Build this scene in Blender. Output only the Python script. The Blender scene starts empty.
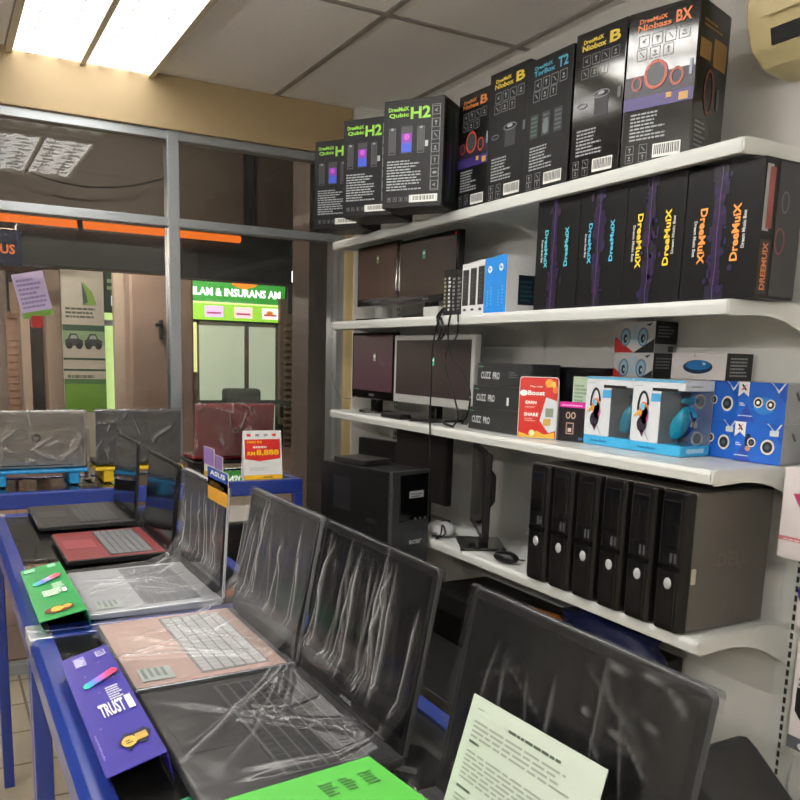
import bpy, bmesh, math, random
from mathutils import Vector, Matrix, noise
random.seed(11)
S = bpy.context.scene
COL = S.collection
PI = math.pi

# ------------------------------------------------------------------ survey of the room (metres)
# X right towards the shelving, Y away along the shelving, Z up, floor at 0, the eye at (0,0,1.53)
F_PX, CX, CY = 815.85, 378.95, 494.28
YAW, PIT, ROL = 0.49667, 0.16677, 0.02590
EYE = Vector((0, 0, 1.53))
def _rot():
    M0 = Matrix(((1, 0, 0), (0, 0, -1), (0, 1, 0)))
    c, s = math.cos(YAW), math.sin(YAW); Rz = Matrix(((c, -s, 0), (s, c, 0), (0, 0, 1)))
    c, s = math.cos(PIT), math.sin(PIT); Rx = Matrix(((1, 0, 0), (0, c, -s), (0, s, c)))
    c, s = math.cos(ROL), math.sin(ROL); Rr = Matrix(((c, -s, 0), (s, c, 0), (0, 0, 1)))
    return Rr @ Rx @ M0 @ Rz
MR = _rot(); MRT = MR.transposed()
def ray(x, y): return MRT @ Vector(((x - CX) / F_PX, (y - CY) / F_PX, 1.0))
def onX(x, y, v): d = ray(x, y); return EYE + d * (v / d.x)
def onY(x, y, v): d = ray(x, y); return EYE + d * (v / d.y)
def onZ(x, y, v): d = ray(x, y); return EYE + d * ((v - EYE.z) / d.z)
def zover(px, py, x, y):
    d = ray(px, py); return EYE.z + d.z / math.hypot(d.x, d.y) * math.hypot(x, y)

# ------------------------------------------------------------------ materials
def lin(h):
    h = h.lstrip('#'); out = []
    for i in (0, 2, 4):
        c = int(h[i:i + 2], 16) / 255
        out.append(c / 12.92 if c <= .04045 else ((c + .055) / 1.055) ** 2.4)
    return (*out, 1)
MC = {}
def mat(h, rough=.5, metal=0., noise_amt=.10, scale=18., bump=0., spec=.5, coat=0., emit=0., key=None):
    k = (h, rough, metal, noise_amt, scale, bump, spec, coat, emit)
    if k in MC: return MC[k]
    m = bpy.data.materials.new(key or 'paint_' + h.strip('#')); m.use_nodes = True
    nt = m.node_tree; b = nt.nodes['Principled BSDF']
    c = lin(h)
    tc = nt.nodes.new('ShaderNodeTexCoord'); nz = nt.nodes.new('ShaderNodeTexNoise')
    nz.inputs['Scale'].default_value = scale; nz.inputs['Detail'].default_value = 4
    nt.links.new(tc.outputs['Object'], nz.inputs['Vector'])
    mx = nt.nodes.new('ShaderNodeMix'); mx.data_type = 'RGBA'
    mx.inputs[6].default_value = tuple(x * (1 - noise_amt) for x in c[:3]) + (1,)
    mx.inputs[7].default_value = tuple(min(1, x * (1 + noise_amt)) for x in c[:3]) + (1,)
    nt.links.new(nz.outputs['Fac'], mx.inputs[0]); nt.links.new(mx.outputs[2], b.inputs['Base Color'])
    b.inputs['Roughness'].default_value = rough; b.inputs['Metallic'].default_value = metal
    b.inputs['Specular IOR Level'].default_value = spec; b.inputs['Coat Weight'].default_value = coat
    b.inputs['Coat Roughness'].default_value = .08
    if emit:
        nt.links.new(mx.outputs[2], b.inputs['Emission Color']); b.inputs['Emission Strength'].default_value = emit
    if bump:
        bp = nt.nodes.new('ShaderNodeBump'); bp.inputs['Strength'].default_value = bump; bp.inputs['Distance'].default_value = .004
        nt.links.new(nz.outputs['Fac'], bp.inputs['Height']); nt.links.new(bp.outputs['Normal'], b.inputs['Normal'])
    MC[k] = m
    return m
def ink(h, rough=.4): return mat(h, rough, 0, .08, 60)

def glass_mat(name, tint=(.93, .96, .95, 1), rough=0.0, boost=1.0, haze=0.0):
    m = bpy.data.materials.new(name); m.use_nodes = True; nt = m.node_tree; nt.nodes.clear()
    o = nt.nodes.new('ShaderNodeOutputMaterial'); t = nt.nodes.new('ShaderNodeBsdfTransparent'); g = nt.nodes.new('ShaderNodeBsdfGlossy')
    t.inputs['Color'].default_value = tint; g.inputs['Roughness'].default_value = rough
    tc = nt.nodes.new('ShaderNodeTexCoord'); nz = nt.nodes.new('ShaderNodeTexNoise'); nz.inputs['Scale'].default_value = 2.5
    nt.links.new(tc.outputs['Object'], nz.inputs['Vector'])
    fr = nt.nodes.new('ShaderNodeFresnel'); fr.inputs['IOR'].default_value = 1.45
    ma = nt.nodes.new('ShaderNodeMath'); ma.operation = 'MULTIPLY'; ma.inputs[1].default_value = boost; ma.use_clamp = True
    nt.links.new(fr.outputs[0], ma.inputs[0])
    d = nt.nodes.new('ShaderNodeBsdfDiffuse'); d.inputs['Color'].default_value = (.7, .7, .68, 1)
    hz = nt.nodes.new('ShaderNodeMath'); hz.operation = 'MULTIPLY'; hz.inputs[1].default_value = haze
    nt.links.new(nz.outputs['Fac'], hz.inputs[0])
    m1 = nt.nodes.new('ShaderNodeMixShader'); nt.links.new(hz.outputs[0], m1.inputs[0]); nt.links.new(t.outputs[0], m1.inputs[1]); nt.links.new(d.outputs[0], m1.inputs[2])
    m2 = nt.nodes.new('ShaderNodeMixShader'); nt.links.new(ma.outputs[0], m2.inputs[0]); nt.links.new(m1.outputs[0], m2.inputs[1]); nt.links.new(g.outputs[0], m2.inputs[2])
    nt.links.new(m2.outputs[0], o.inputs['Surface'])
    return m

def film_mat(name, milk=.06, boost=1.3, bump=.35, sc=5., fm=.45, rough=.16):
    m = bpy.data.materials.new(name); m.use_nodes = True; nt = m.node_tree; nt.nodes.clear(); N = nt.nodes.new; L = nt.links.new
    o = N('ShaderNodeOutputMaterial'); t = N('ShaderNodeBsdfTransparent'); g = N('ShaderNodeBsdfGlossy'); d = N('ShaderNodeBsdfTranslucent'); d2 = N('ShaderNodeBsdfDiffuse'); d.inputs['Color'].default_value = (.85, .85, .86, 1); d2.inputs['Color'].default_value = (.85, .85, .86, 1)
    t.inputs['Color'].default_value = (.97, .97, .97, 1); g.inputs['Roughness'].default_value = rough
    tc = N('ShaderNodeTexCoord'); n1 = N('ShaderNodeTexNoise'); n1.inputs['Scale'].default_value = sc; n1.inputs['Detail'].default_value = 2
    n1.inputs['Distortion'].default_value = 1.2
    v = N('ShaderNodeTexVoronoi'); v.feature = 'DISTANCE_TO_EDGE'; v.inputs['Scale'].default_value = sc * 1.6
    mxv = N('ShaderNodeMix'); mxv.data_type = 'VECTOR'; mxv.inputs[0].default_value = .16
    L(tc.outputs['Object'], n1.inputs['Vector']); L(tc.outputs['Object'], mxv.inputs[4]); L(n1.outputs['Color'], mxv.inputs[5]); L(mxv.outputs[1], v.inputs['Vector'])
    ad = N('ShaderNodeMath'); ad.operation = 'ADD'; L(n1.outputs['Fac'], ad.inputs[0]); L(v.outputs['Distance'], ad.inputs[1])
    bp = N('ShaderNodeBump'); bp.inputs['Strength'].default_value = bump; bp.inputs['Distance'].default_value = .012; L(ad.outputs[0], bp.inputs['Height'])
    L(bp.outputs['Normal'], g.inputs['Normal'])
    fr = N('ShaderNodeFresnel'); fr.inputs['IOR'].default_value = 1.5; L(bp.outputs['Normal'], fr.inputs['Normal'])
    ma = N('ShaderNodeMath'); ma.operation = 'MULTIPLY_ADD'; ma.inputs[1].default_value = boost; ma.inputs[2].default_value = .0; ma.use_clamp = True; L(fr.outputs[0], ma.inputs[0])
    md = N('ShaderNodeMixShader'); md.inputs[0].default_value = .5; L(d.outputs[0], md.inputs[1]); L(d2.outputs[0], md.inputs[2])
    at_ = N('ShaderNodeAttribute'); at_.attribute_name = 'fold'; mm = N('ShaderNodeMath'); mm.operation = 'MULTIPLY_ADD'; mm.inputs[1].default_value = fm; mm.inputs[2].default_value = milk; mm.use_clamp = True; L(at_.outputs['Fac'], mm.inputs[0])
    m1 = N('ShaderNodeMixShader'); L(mm.outputs[0], m1.inputs[0]); L(t.outputs[0], m1.inputs[1]); L(md.outputs[0], m1.inputs[2])
    m2 = N('ShaderNodeMixShader'); L(ma.outputs[0], m2.inputs[0]); L(m1.outputs[0], m2.inputs[1]); L(g.outputs[0], m2.inputs[2])
    L(m2.outputs[0], o.inputs['Surface'])
    return m

def tile_mat(name, c1, c2, mortar, size, gap, rough=.35, bump=.3, off=(0, 0)):
    m = bpy.data.materials.new(name); m.use_nodes = True; nt = m.node_tree; b = nt.nodes['Principled BSDF']
    tc = nt.nodes.new('ShaderNodeTexCoord'); mp = nt.nodes.new('ShaderNodeMapping'); mp.inputs['Location'].default_value = (off[0], off[1], 0)
    br = nt.nodes.new('ShaderNodeTexBrick'); br.offset = 0; br.squash = 1
    br.inputs['Color1'].default_value = lin(c1); br.inputs['Color2'].default_value = lin(c2); br.inputs['Mortar'].default_value = lin(mortar)
    br.inputs['Scale'].default_value = 1; br.inputs['Mortar Size'].default_value = gap; br.inputs['Brick Width'].default_value = size[0]; br.inputs['Row Height'].default_value = size[1]
    nt.links.new(tc.outputs['Object'], mp.inputs['Vector']); nt.links.new(mp.outputs[0], br.inputs['Vector'])
    nz = nt.nodes.new('ShaderNodeTexNoise'); nz.inputs['Scale'].default_value = 12
    nt.links.new(tc.outputs['Object'], nz.inputs['Vector'])
    mx = nt.nodes.new('ShaderNodeMix'); mx.data_type = 'RGBA'; mx.blend_type = 'MULTIPLY'; mx.inputs[0].default_value = .12
    nt.links.new(br.outputs['Color'], mx.inputs[6]); nt.links.new(nz.outputs['Color'], mx.inputs[7]); nt.links.new(mx.outputs[2], b.inputs['Base Color'])
    b.inputs['Roughness'].default_value = rough
    bp = nt.nodes.new('ShaderNodeBump'); bp.inputs['Strength'].default_value = bump; bp.inputs['Distance'].default_value = .003; bp.invert = True
    nt.links.new(br.outputs['Fac'], bp.inputs['Height']); nt.links.new(bp.outputs['Normal'], b.inputs['Normal'])
    return m

def emit_mat(name, h, strength):
    m = bpy.data.materials.new(name); m.use_nodes = True; nt = m.node_tree; nt.nodes.clear()
    o = nt.nodes.new('ShaderNodeOutputMaterial'); e = nt.nodes.new('ShaderNodeEmission'); e.inputs['Color'].default_value = lin(h); e.inputs['Strength'].default_value = strength
    nt.links.new(e.outputs[0], o.inputs['Surface']); return m

# ------------------------------------------------------------------ mesh building
class MB:
    def __init__(s): s.v = []; s.f = []; s.m = []
    def add(s, vs, fs, mi=0):
        n = len(s.v); s.v += [tuple(p) for p in vs]; s.f += [tuple(i + n for i in f) for f in fs]; s.m += [mi] * len(fs); return s
    def box(s, x0, y0, z0, x1, y1, z1, mi=0, M=None):
        vs = [Vector(p) for p in ((x0, y0, z0), (x1, y0, z0), (x1, y1, z0), (x0, y1, z0), (x0, y0, z1), (x1, y0, z1), (x1, y1, z1), (x0, y1, z1))]
        if M: vs = [M @ p for p in vs]
        return s.add(vs, [(0, 3, 2, 1), (4, 5, 6, 7), (0, 1, 5, 4), (1, 2, 6, 5), (2, 3, 7, 6), (3, 0, 4, 7)], mi)
    def prism(s, pts, a0, a1, axis='x', mi=0, M=None):
        n = len(pts); mk = {'x': lambda p, a: (a, p[0], p[1]), 'y': lambda p, a: (p[0], a, p[1]), 'z': lambda p, a: (p[0], p[1], a)}[axis]
        vs = [Vector(mk(p, a0)) for p in pts] + [Vector(mk(p, a1)) for p in pts]
        if M: vs = [M @ p for p in vs]
        return s.add(vs, [tuple(range(n))[::-1], tuple(range(n, 2 * n))] + [(i, (i + 1) % n, n + (i + 1) % n, n + i) for i in range(n)], mi)
    def cyl(s, p0, p1, r0, r1=None, seg=16, mi=0):
        p0, p1 = Vector(p0), Vector(p1); r1 = r0 if r1 is None else r1
        q = (p1 - p0).normalized().to_track_quat('Z', 'Y'); vs = []
        for p, r in ((p0, r0), (p1, r1)):
            vs += [p + q @ Vector((r * math.cos(2 * PI * i / seg), r * math.sin(2 * PI * i / seg), 0)) for i in range(seg)]
        return s.add(vs, [tuple(range(seg))[::-1], tuple(range(seg, 2 * seg))] + [(i, (i + 1) % seg, seg + (i + 1) % seg, seg + i) for i in range(seg)], mi)
    def tube(s, pts, r, seg=8, mi=0, smooth=6):
        P = [Vector(p) for p in pts]
        if smooth and len(P) > 2:
            Q = []
            for i in range(len(P) - 1):
                a = P[max(0, i - 1)]; b = P[i]; c = P[i + 1]; d = P[min(len(P) - 1, i + 2)]
                for k in range(smooth):
                    t = k / smooth
                    Q.append(.5 * ((2 * b) + (c - a) * t + (2 * a - 5 * b + 4 * c - d) * t * t + (3 * b - a - 3 * c + d) * t ** 3))
            Q.append(P[-1]); P = Q
        vs = []; n = len(P)
        for i, p in enumerate(P):
            t = (P[min(n - 1, i + 1)] - P[max(0, i - 1)]).normalized(); q = t.to_track_quat('Z', 'Y')
            vs += [p + q @ Vector((r * math.cos(2 * PI * k / seg), r * math.sin(2 * PI * k / seg), 0)) for k in range(seg)]
        fs = [(i * seg + k, i * seg + (k + 1) % seg, (i + 1) * seg + (k + 1) % seg, (i + 1) * seg + k) for i in range(n - 1) for k in range(seg)]
        fs += [tuple(range(seg))[::-1], tuple(range((n - 1) * seg, n * seg))]
        return s.add(vs, fs, mi)
    def ell(s, c, r, seg=20, rings=12, mi=0, M=None):
        vs = []
        for i in range(rings + 1):
            a = PI * i / rings
            for k in range(seg):
                b = 2 * PI * k / seg; vs.append(Vector((c[0] + r[0] * math.sin(a) * math.cos(b), c[1] + r[1] * math.sin(a) * math.sin(b), c[2] + r[2] * math.cos(a))))
        if M: vs = [M @ p for p in vs]
        return s.add(vs, [(i * seg + k, (i + 1) * seg + k, (i + 1) * seg + (k + 1) % seg, i * seg + (k + 1) % seg) for i in range(rings) for k in range(seg)], mi)
    def torus(s, c, R, r, M=None, seg=28, sub=8, a0=0, a1=2 * PI, mi=0):
        full = abs(a1 - a0 - 2 * PI) < 1e-6; n = seg if full else seg + 1; vs = []
        for i in range(n):
            a = a0 + (a1 - a0) * i / seg
            for k in range(sub):
                b = 2 * PI * k / sub; p = Vector(((R + r * math.cos(b)) * math.cos(a), (R + r * math.cos(b)) * math.sin(a), r * math.sin(b)))
                vs.append(Vector(c) + (M @ p if M else p))
        return s.add(vs, [(i * sub + k, ((i + 1) % n) * sub + k, ((i + 1) % n) * sub + (k + 1) % sub, i * sub + (k + 1) % sub) for i in range(seg) for k in range(sub)], mi)
    def build(s, name, mats, parent=None, loc=(0, 0, 0), rz=0., bevel=0., smooth=False, seg=2):
        me = bpy.data.meshes.new(name); me.from_pydata(s.v, [], s.f)
        if not isinstance(mats, (list, tuple)): mats = [mats]
        for m in mats: me.materials.append(m)
        me.polygons.foreach_set('material_index', s.m)
        bm = bmesh.new(); bm.from_mesh(me); bmesh.ops.recalc_face_normals(bm, faces=bm.faces)
        if bevel:
            es = [e for e in bm.edges if len(e.link_faces) == 2 and e.calc_face_angle(0) > .5]
            bmesh.ops.bevel(bm, geom=es, offset=bevel, segments=seg, profile=.5, affect='EDGES', clamp_overlap=True)
        bm.to_mesh(me); bm.free()
        if smooth: me.polygons.foreach_set('use_smooth', [True] * len(me.polygons))
        me.update()
        o = bpy.data.objects.new(name, me); COL.objects.link(o); o.location = loc; o.rotation_euler = (0, 0, rz)
        if parent: o.parent = parent
        return o

def tag(o, label=None, cat=None, group=None, kind=None):
    if label: o['label'] = label
    if cat: o['category'] = cat
    if group: o['group'] = group
    if kind: o['kind'] = kind
    return o
def thing(name, label, cat, loc=(0, 0, 0), rz=0., group=None):
    o = bpy.data.objects.new(name, None); COL.objects.link(o); o.empty_display_size = .05
    o.location = loc; o.rotation_euler = (0, 0, rz); return tag(o, label, cat, group)
def struct(o, label=None, cat=None):
    o['kind'] = 'structure'
    return tag(o, label, cat)
def copy_tree(o, parent=None):
    c = o.copy(); COL.objects.link(c); c.parent = parent
    for ch in list(o.children): copy_tree(ch, c)
    return c

# ------------------------------------------------------------------ print on faces
TXT = {}
def text_geo(body):
    if body in TXT: return TXT[body]
    cu = bpy.data.curves.new('lettering', 'FONT'); cu.body = body; cu.size = 1; cu.resolution_u = 2; cu.offset = .032
    o = bpy.data.objects.new('lettering', cu); COL.objects.link(o)
    bpy.context.view_layer.update()
    me = bpy.data.meshes.new_from_object(o.evaluated_get(bpy.context.evaluated_depsgraph_get()))
    v = [(p.co.x, p.co.y) for p in me.vertices]; f = [tuple(p.vertices) for p in me.polygons]
    bpy.data.objects.remove(o); bpy.data.curves.remove(cu); bpy.data.meshes.remove(me)
    x0 = min(p[0] for p in v); x1 = max(p[0] for p in v); y0 = min(p[1] for p in v); y1 = max(p[1] for p in v)
    TXT[body] = ([((p[0] - x0) / (x1 - x0), (p[1] - y0) / (y1 - y0)) for p in v], f)
    return TXT[body]
FRONT, RIGHT, TOP = 'front', 'right', 'top'
class Art:
    """flat print gathered in face units (u right, v up), laid a hair above its surface"""
    def __init__(s): s.b = MB(); s.mats = []; s.lay = 0
    def _mi(s, m):
        if isinstance(m, str): m = ink(m)
        if m not in s.mats: s.mats.append(m)
        return s.mats.index(m)
    def poly(s, pts, m, lay=1):
        s.b.add([(p[0], p[1], .0006 * lay) for p in pts], [tuple(range(len(pts)))], s._mi(m)); return s
    def rect(s, u0, v0, u1, v1, m, lay=1): return s.poly([(u0, v0), (u1, v0), (u1, v1), (u0, v1)], m, lay)
    def ell(s, u, v, ru, rv, m, lay=1, n=20): return s.poly([(u + ru * math.cos(2 * PI * i / n), v + rv * math.sin(2 * PI * i / n)) for i in range(n)], m, lay)
    def ring(s, u, v, ru, rv, w, m, lay=1, n=22, a0=0, a1=2 * PI):
        A = [a0 + (a1 - a0) * i / n for i in range(n + 1)]
        vs = [(u + ru * math.cos(a), v + rv * math.sin(a), .0006 * lay) for a in A] + [(u + (ru - w) * math.cos(a), v + (rv - w) * math.sin(a), .0006 * lay) for a in A]
        s.b.add(vs, [(i, i + 1, n + 2 + i, n + 1 + i) for i in range(n)], s._mi(m)); return s
    def frame(s, u0, v0, u1, v1, w, m, lay=1):
        s.rect(u0, v0, u1, v0 + w, m, lay); s.rect(u0, v1 - w, u1, v1, m, lay); s.rect(u0, v0 + w, u0 + w, v1 - w, m, lay); s.rect(u1 - w, v0 + w, u1, v1 - w, m, lay); return s
    def text(s, body, u0, v0, u1, v1, m, lay=2, rot=0):
        v, f = text_geo(body)
        if rot == 0: P = [(u0 + (u1 - u0) * a, v0 + (v1 - v0) * b) for a, b in v]
        elif rot == 90: P = [(u1 - (u1 - u0) * b, v0 + (v1 - v0) * a) for a, b in v]
        else: P = [(u0 + (u1 - u0) * b, v1 - (v1 - v0) * a) for a, b in v]
        s.b.add([(p[0], p[1], .0006 * lay) for p in P], f, s._mi(m)); return s
    def fine(s, u0, v0, u1, v1, n, m, seed=1, lay=1, fill=.5):
        R = random.Random(seed); h = (v1 - v0) / n
        for i in range(n):
            y = v1 - (i + 1) * h; x = u0; end = u0 + (u1 - u0) * R.uniform(.55, 1)
            while x < end:
                w = (u1 - u0) * R.uniform(.05, .16); s.rect(x, y, min(x + w, end), y + h * fill, m, lay); x += w + (u1 - u0) * .02
        return s
    def barcode(s, u0, v0, u1, v1, seed=1, lay=1):
        s.rect(u0, v0, u1, v1, '#dcdcd8', lay); R = random.Random(seed); x = u0 + (u1 - u0) * .06
        while x < u1 - (u1 - u0) * .08:
            w = (u1 - u0) * R.uniform(.012, .04); s.rect(x, v0 + (v1 - v0) * .2, x + w, v1 - (v1 - v0) * .1, '#161616', lay + 1); x += w * 2.1
        return s
    def icon(s, u, v, r, k, m='#7f8284', lay=1):
        s.frame(u - r, v - r, u + r, v + r, r * .11, m, lay)
        k %= 6
        if k == 0: s.poly([(u - r * .5, v), (u + r * .4, v + r * .5), (u + r * .1, v), (u + r * .4, v - r * .5)], m, lay)
        elif k == 1: s.rect(u - r * .12, v - r * .5, u + r * .12, v + r * .3, m, lay); s.ell(u, v + r * .3, r * .35, r * .25, m, lay + 1, 10)
        elif k == 2: s.poly([(u - r * .5, v + r * .45), (u - r * .3, v + r * .55), (u + r * .5, v - r * .4), (u + r * .35, v - r * .5)], m, lay)
        elif k == 3: s.ell(u, v + r * .2, r * .25, r * .3, m, lay, 10); s.rect(u - r * .4, v - r * .5, u + r * .4, v - r * .25, m, lay)
        elif k == 4: s.rect(u - r * .1, v - r * .55, u + r * .1, v + r * .55, m, lay); s.rect(u - r * .3, v + r * .2, u + r * .3, v + r * .38, m, lay)
        else: s.ell(u, v, r * .6, r * .33, m, lay, 12)
        return s
    def build(s, name, parent, face, w=0, d=0, h=0, M=None, label=None):
        if M is None:
            if face == FRONT: M = Matrix(((1, 0, 0, 0), (0, 0, -1, -d / 2 - .0004), (0, 1, 0, 0), (0, 0, 0, 1)))
            elif face == RIGHT: M = Matrix(((0, 0, 1, w / 2 + .0004), (1, 0, 0, 0), (0, 1, 0, 0), (0, 0, 0, 1)))
            elif face == TOP: M = Matrix(((1, 0, 0, 0), (0, 1, 0, 0), (0, 0, 1, h + .0004), (0, 0, 0, 1)))
        me = bpy.data.meshes.new(name); me.from_pydata([M @ Vector(p) for p in s.b.v], [], s.b.f)
        for m in s.mats: me.materials.append(m)
        me.polygons.foreach_set('material_index', s.b.m); me.update()
        o = bpy.data.objects.new(name, me); COL.objects.link(o); o.parent = parent
        if label: o['label'] = label
        return o

def front_pose(p1, p2, d):
    """pose of a box whose front lower edge runs p1 (left) to p2 (right)"""
    a = math.atan2(p2[1] - p1[1], p2[0] - p1[0]); w = math.hypot(p2[0] - p1[0], p2[1] - p1[1])
    n = (-math.sin(a), math.cos(a))
    return ((p1[0] + p2[0]) / 2 + n[0] * d / 2, (p1[1] + p2[1]) / 2 + n[1] * d / 2), a, w
def carton(name, label, cat, p1, p2, z, d, h, m, group=None, bevel=.0015):
    (x, y), a, w = front_pose(p1, p2, d)
    t = thing(name, label, cat, (x, y, z), a, group)
    MB().box(-w / 2, -d / 2, 0, w / 2, d / 2, h).build('box_body', m, t, bevel=bevel)
    return t, w, d, h

# ------------------------------------------------------------------ shared materials
M_WALL = mat('#c9c7c1', .6, noise_amt=.04, scale=3)
M_CEIL = mat('#f3f1ee', .8, noise_amt=.05, scale=60)
M_TBAR = mat('#8f8a84', .5)
M_SOFF = mat('#a08c68', .55, noise_amt=.06, scale=4)
M_ALU = mat('#9a9fa2', .35, metal=.6, noise_amt=.05)
M_SHELF = mat('#cdd0cc', .4, noise_amt=.03, coat=.2)
M_PANEL = mat('#cfcfca', .45, noise_amt=.04, scale=6)
M_BLUE = mat('#1a327f', .3, noise_amt=.12, scale=9, coat=.4)
M_BLACK = mat('#0a0a0b', .4, spec=.35)
M_BLACKG = mat('#08090a', .12, coat=.5)
M_DARK = mat('#1b1b1c', .5)
M_GREY = mat('#5b5c5c', .5)
M_WHITE = mat('#dddcd8', .5)
M_GLASS = glass_mat('clear_window_glass', (.96, .97, .96, 1), 0., .4, .02)
M_TOPGL = glass_mat('counter_glass', (.82, .88, .86, 1), .02, 1.2, .03)
M_FILM = film_mat('cling_film', .016, .45, .10, 4., .40)
M_FILMP = film_mat('cling_film_pale', .09, .6, .12, 4., .5)
M_FILMB = film_mat('cling_film_crumpled', .10, 1.8, .6, 9., .55, .2)
M_CARTON = mat('#0f0f10', .42, noise_amt=.25, scale=5, spec=.28)
M_CARTONG = mat('#151516', .09, noise_amt=.2, scale=5, spec=.8, bump=.02)
M_FLOOR = tile_mat('beige_floor_tiles', '#a89d88', '#b3a791', '#6e6250', (.285, .285), .006, off=(.02, .03))
M_CORR = tile_mat('pinkish_corridor_tiles', '#8a7067', '#93786e', '#6a564e', (.6, .6), .008)

# ------------------------------------------------------------------ the room
H = 2.78; XW = 2.2; YG = 4.05; XL = -2.7; YB = -3.2
struct(MB().box(XL - .1, YB - .1, -.1, XW + .1, YG + .07, 0).build('floor', M_FLOOR), 'beige square floor tiles under the counters', 'floor')
struct(MB().box(XL - .1, YB - .1, H, XW + .1, YG + .2, H + .1).build('ceiling', M_CEIL), 'pale grey suspended ceiling above the shop', 'ceiling')
struct(MB().box(XW, YB - .1, 0, XW + .1, YG + .2, H).build('wall_right', M_WALL), 'white wall behind the shelving', 'wall')
struct(MB().box(XL - .1, YB, 0, XL, YG + .2, H).build('wall_left', M_WALL), 'white wall on the left of the shop', 'wall')
struct(MB().box(XL, YB - .1, 0, XW, YB, H).build('wall_back', M_WALL), 'white wall behind the viewpoint', 'wall')
tb = MB()
for i in range(-5, 4):
    x = .34 + .6 * i
    if XL < x < XW: tb.box(x - .012, YB, H - .006, x + .012, 4.0, H - .0005)
for j in range(-5, 1):
    y = 2.88 + 1.2 * j
    if YB < y < 4: tb.box(XL, y - .012, H - .0055, XW, y + .012, H - .0004)
struct(tb.build('trim_1', M_TBAR), 'grey metal bars between the ceiling tiles', 'ceiling grid')
struct(MB().box(XL, 4.0, 2.545, 1.96, YG + .2, H - .0005).build('trim_2', M_SOFF, bevel=.003), 'beige beam above the glass front', 'beam')
# end of the glass front beside the shelving: grey post, tan strip, white return
struct(MB().box(1.885, 4.0, 0, 1.925, YG + .08, 2.545).build('trim_3', M_ALU), 'grey metal end post of the glass front', 'post')
struct(MB().box(1.925, 3.97, 0, 1.965, YG + .08, 2.545).build('trim_4', mat('#b7a274', .5)), 'tan strip beside the glass front', 'strip')
struct(MB().box(1.965, 3.95, 0, XW, YG + .2, H - .001).build('wall_return', M_WALL), 'white wall end beside the glass front', 'wall')

# glass front
wf = MB()
XB = 1.885
wf.box(XL, 4.02, 2.505, XB, 4.09, 2.545)                 # head
wf.box(XL, 4.02, 2.115, XB, 4.09, 2.155)                 # transom
wf.box(XL, 4.02, 0, XB, 4.09, .05)                       # sill
MUL = [-2.14, -.57, 1.035]
for x in MUL: wf.box(x - .027, 4.015, .05, x + .027, 4.095, 2.545)
win = wf.build('window_1', M_ALU, bevel=.002); struct(win, 'grey aluminium glass shop front', 'window')
xs = [XL] + MUL + [XB]
for i in range(4):
    for z0, z1 in ((.05, 2.115), (2.155, 2.505)):
        MB().box(xs[i] + (.027 if i else 0), 4.05, z0, xs[i + 1] - (.027 if i < 3 else 0), 4.056, z1).build('pane', M_GLASS, win)

# ------------------------------------------------------------------ ceiling lights
M_LAMP = emit_mat('fluorescent_glow', '#fffcf6', 10.); M_LAMPD = emit_mat('fluorescent_glow_dimmed', '#fffcf6', 3.6)  # second glow turned down so the beige beam is not overlit
M_LOUV = mat('#b9b4aa', .3, metal=.5)
def ceiling_light(x, y, label, glow=None):
    t = thing('ceiling_light', label, 'ceiling light', (x, y, H - .0075), 0, 'ceiling lights')
    f = MB(); W, L = .295, .595
    for a in (-1, 1):
        f.box(a * W - .012, -L, -.02, a * W + .012, L, 0); f.box(-W, a * L - .012, -.02, W, a * L + .012, 0)
    f.box(-.012, -L, -.018, .012, L, 0)
    f.build('lamp_frame', mat('#c9bda6', .4), t)
    for a in (-1, 1):
        MB().box(a * .148 - .132, -L + .014, -.006, a * .148 + .132, L - .014, 0).build('lamp_diffuser', glow or M_LAMP, t)
        lv = MB()
        for k in range(12):
            yy = -L + .06 + k * .097
            for c in (-.075, .055):
                xx = a * .148 + c + (.02 if k % 2 else -.01)
                lv.box(xx - .035, yy - .004, -.016, xx + .035, yy + .004, -.0065)
        for c in (-.075, .055): lv.box(a * .148 + c - .0015, -L + .03, -.012, a * .148 + c + .0015, L - .03, -.0085)
        lv.box(a * .148 - .08, -L + .03, -.0119, a * .148 + .08, -L + .033, -.0086)
        lv.build('lamp_louvre', M_LOUV, t)
    return t
ceiling_light(.64, 3.445, 'louvred fluorescent ceiling light next to the beige beam above the glass front', M_LAMPD)
ceiling_light(.64, 2.1, 'louvred fluorescent ceiling light in the row behind the visible one, over the laptops')
M_FILL_BAT = emit_mat('added_batten_glow', '#fffaf4', 85.)
def batten(x, y, label):  # unseen tube lights, added to lift the ceiling and walls
    t = thing('added_fill_batten', label, 'ceiling light', (x, y, H - .0005), 0, 'added fill battens')
    MB().box(-.04, -.62, -.05, .04, .62, 0).build('lamp_body', M_WHITE, t)
    for a in (-1, 1):
        MB().box(-.02, a * .6 - .015, -.55, .02, a * .6 + .015, -.05).build('lamp_holder', M_WHITE, t)
    MB().cyl((0, -.585, -.53), (0, .585, -.53), .019, seg=12).build('lamp_tube', M_FILL_BAT, t)
batten(-.1, -.9, 'added hanging fill light behind the viewpoint'); batten(-1.3, 1.5, 'added hanging fill light left of the laptop counters'); batten(-1.3, -1.2, 'added hanging fill light at the back left of the shop')

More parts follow.
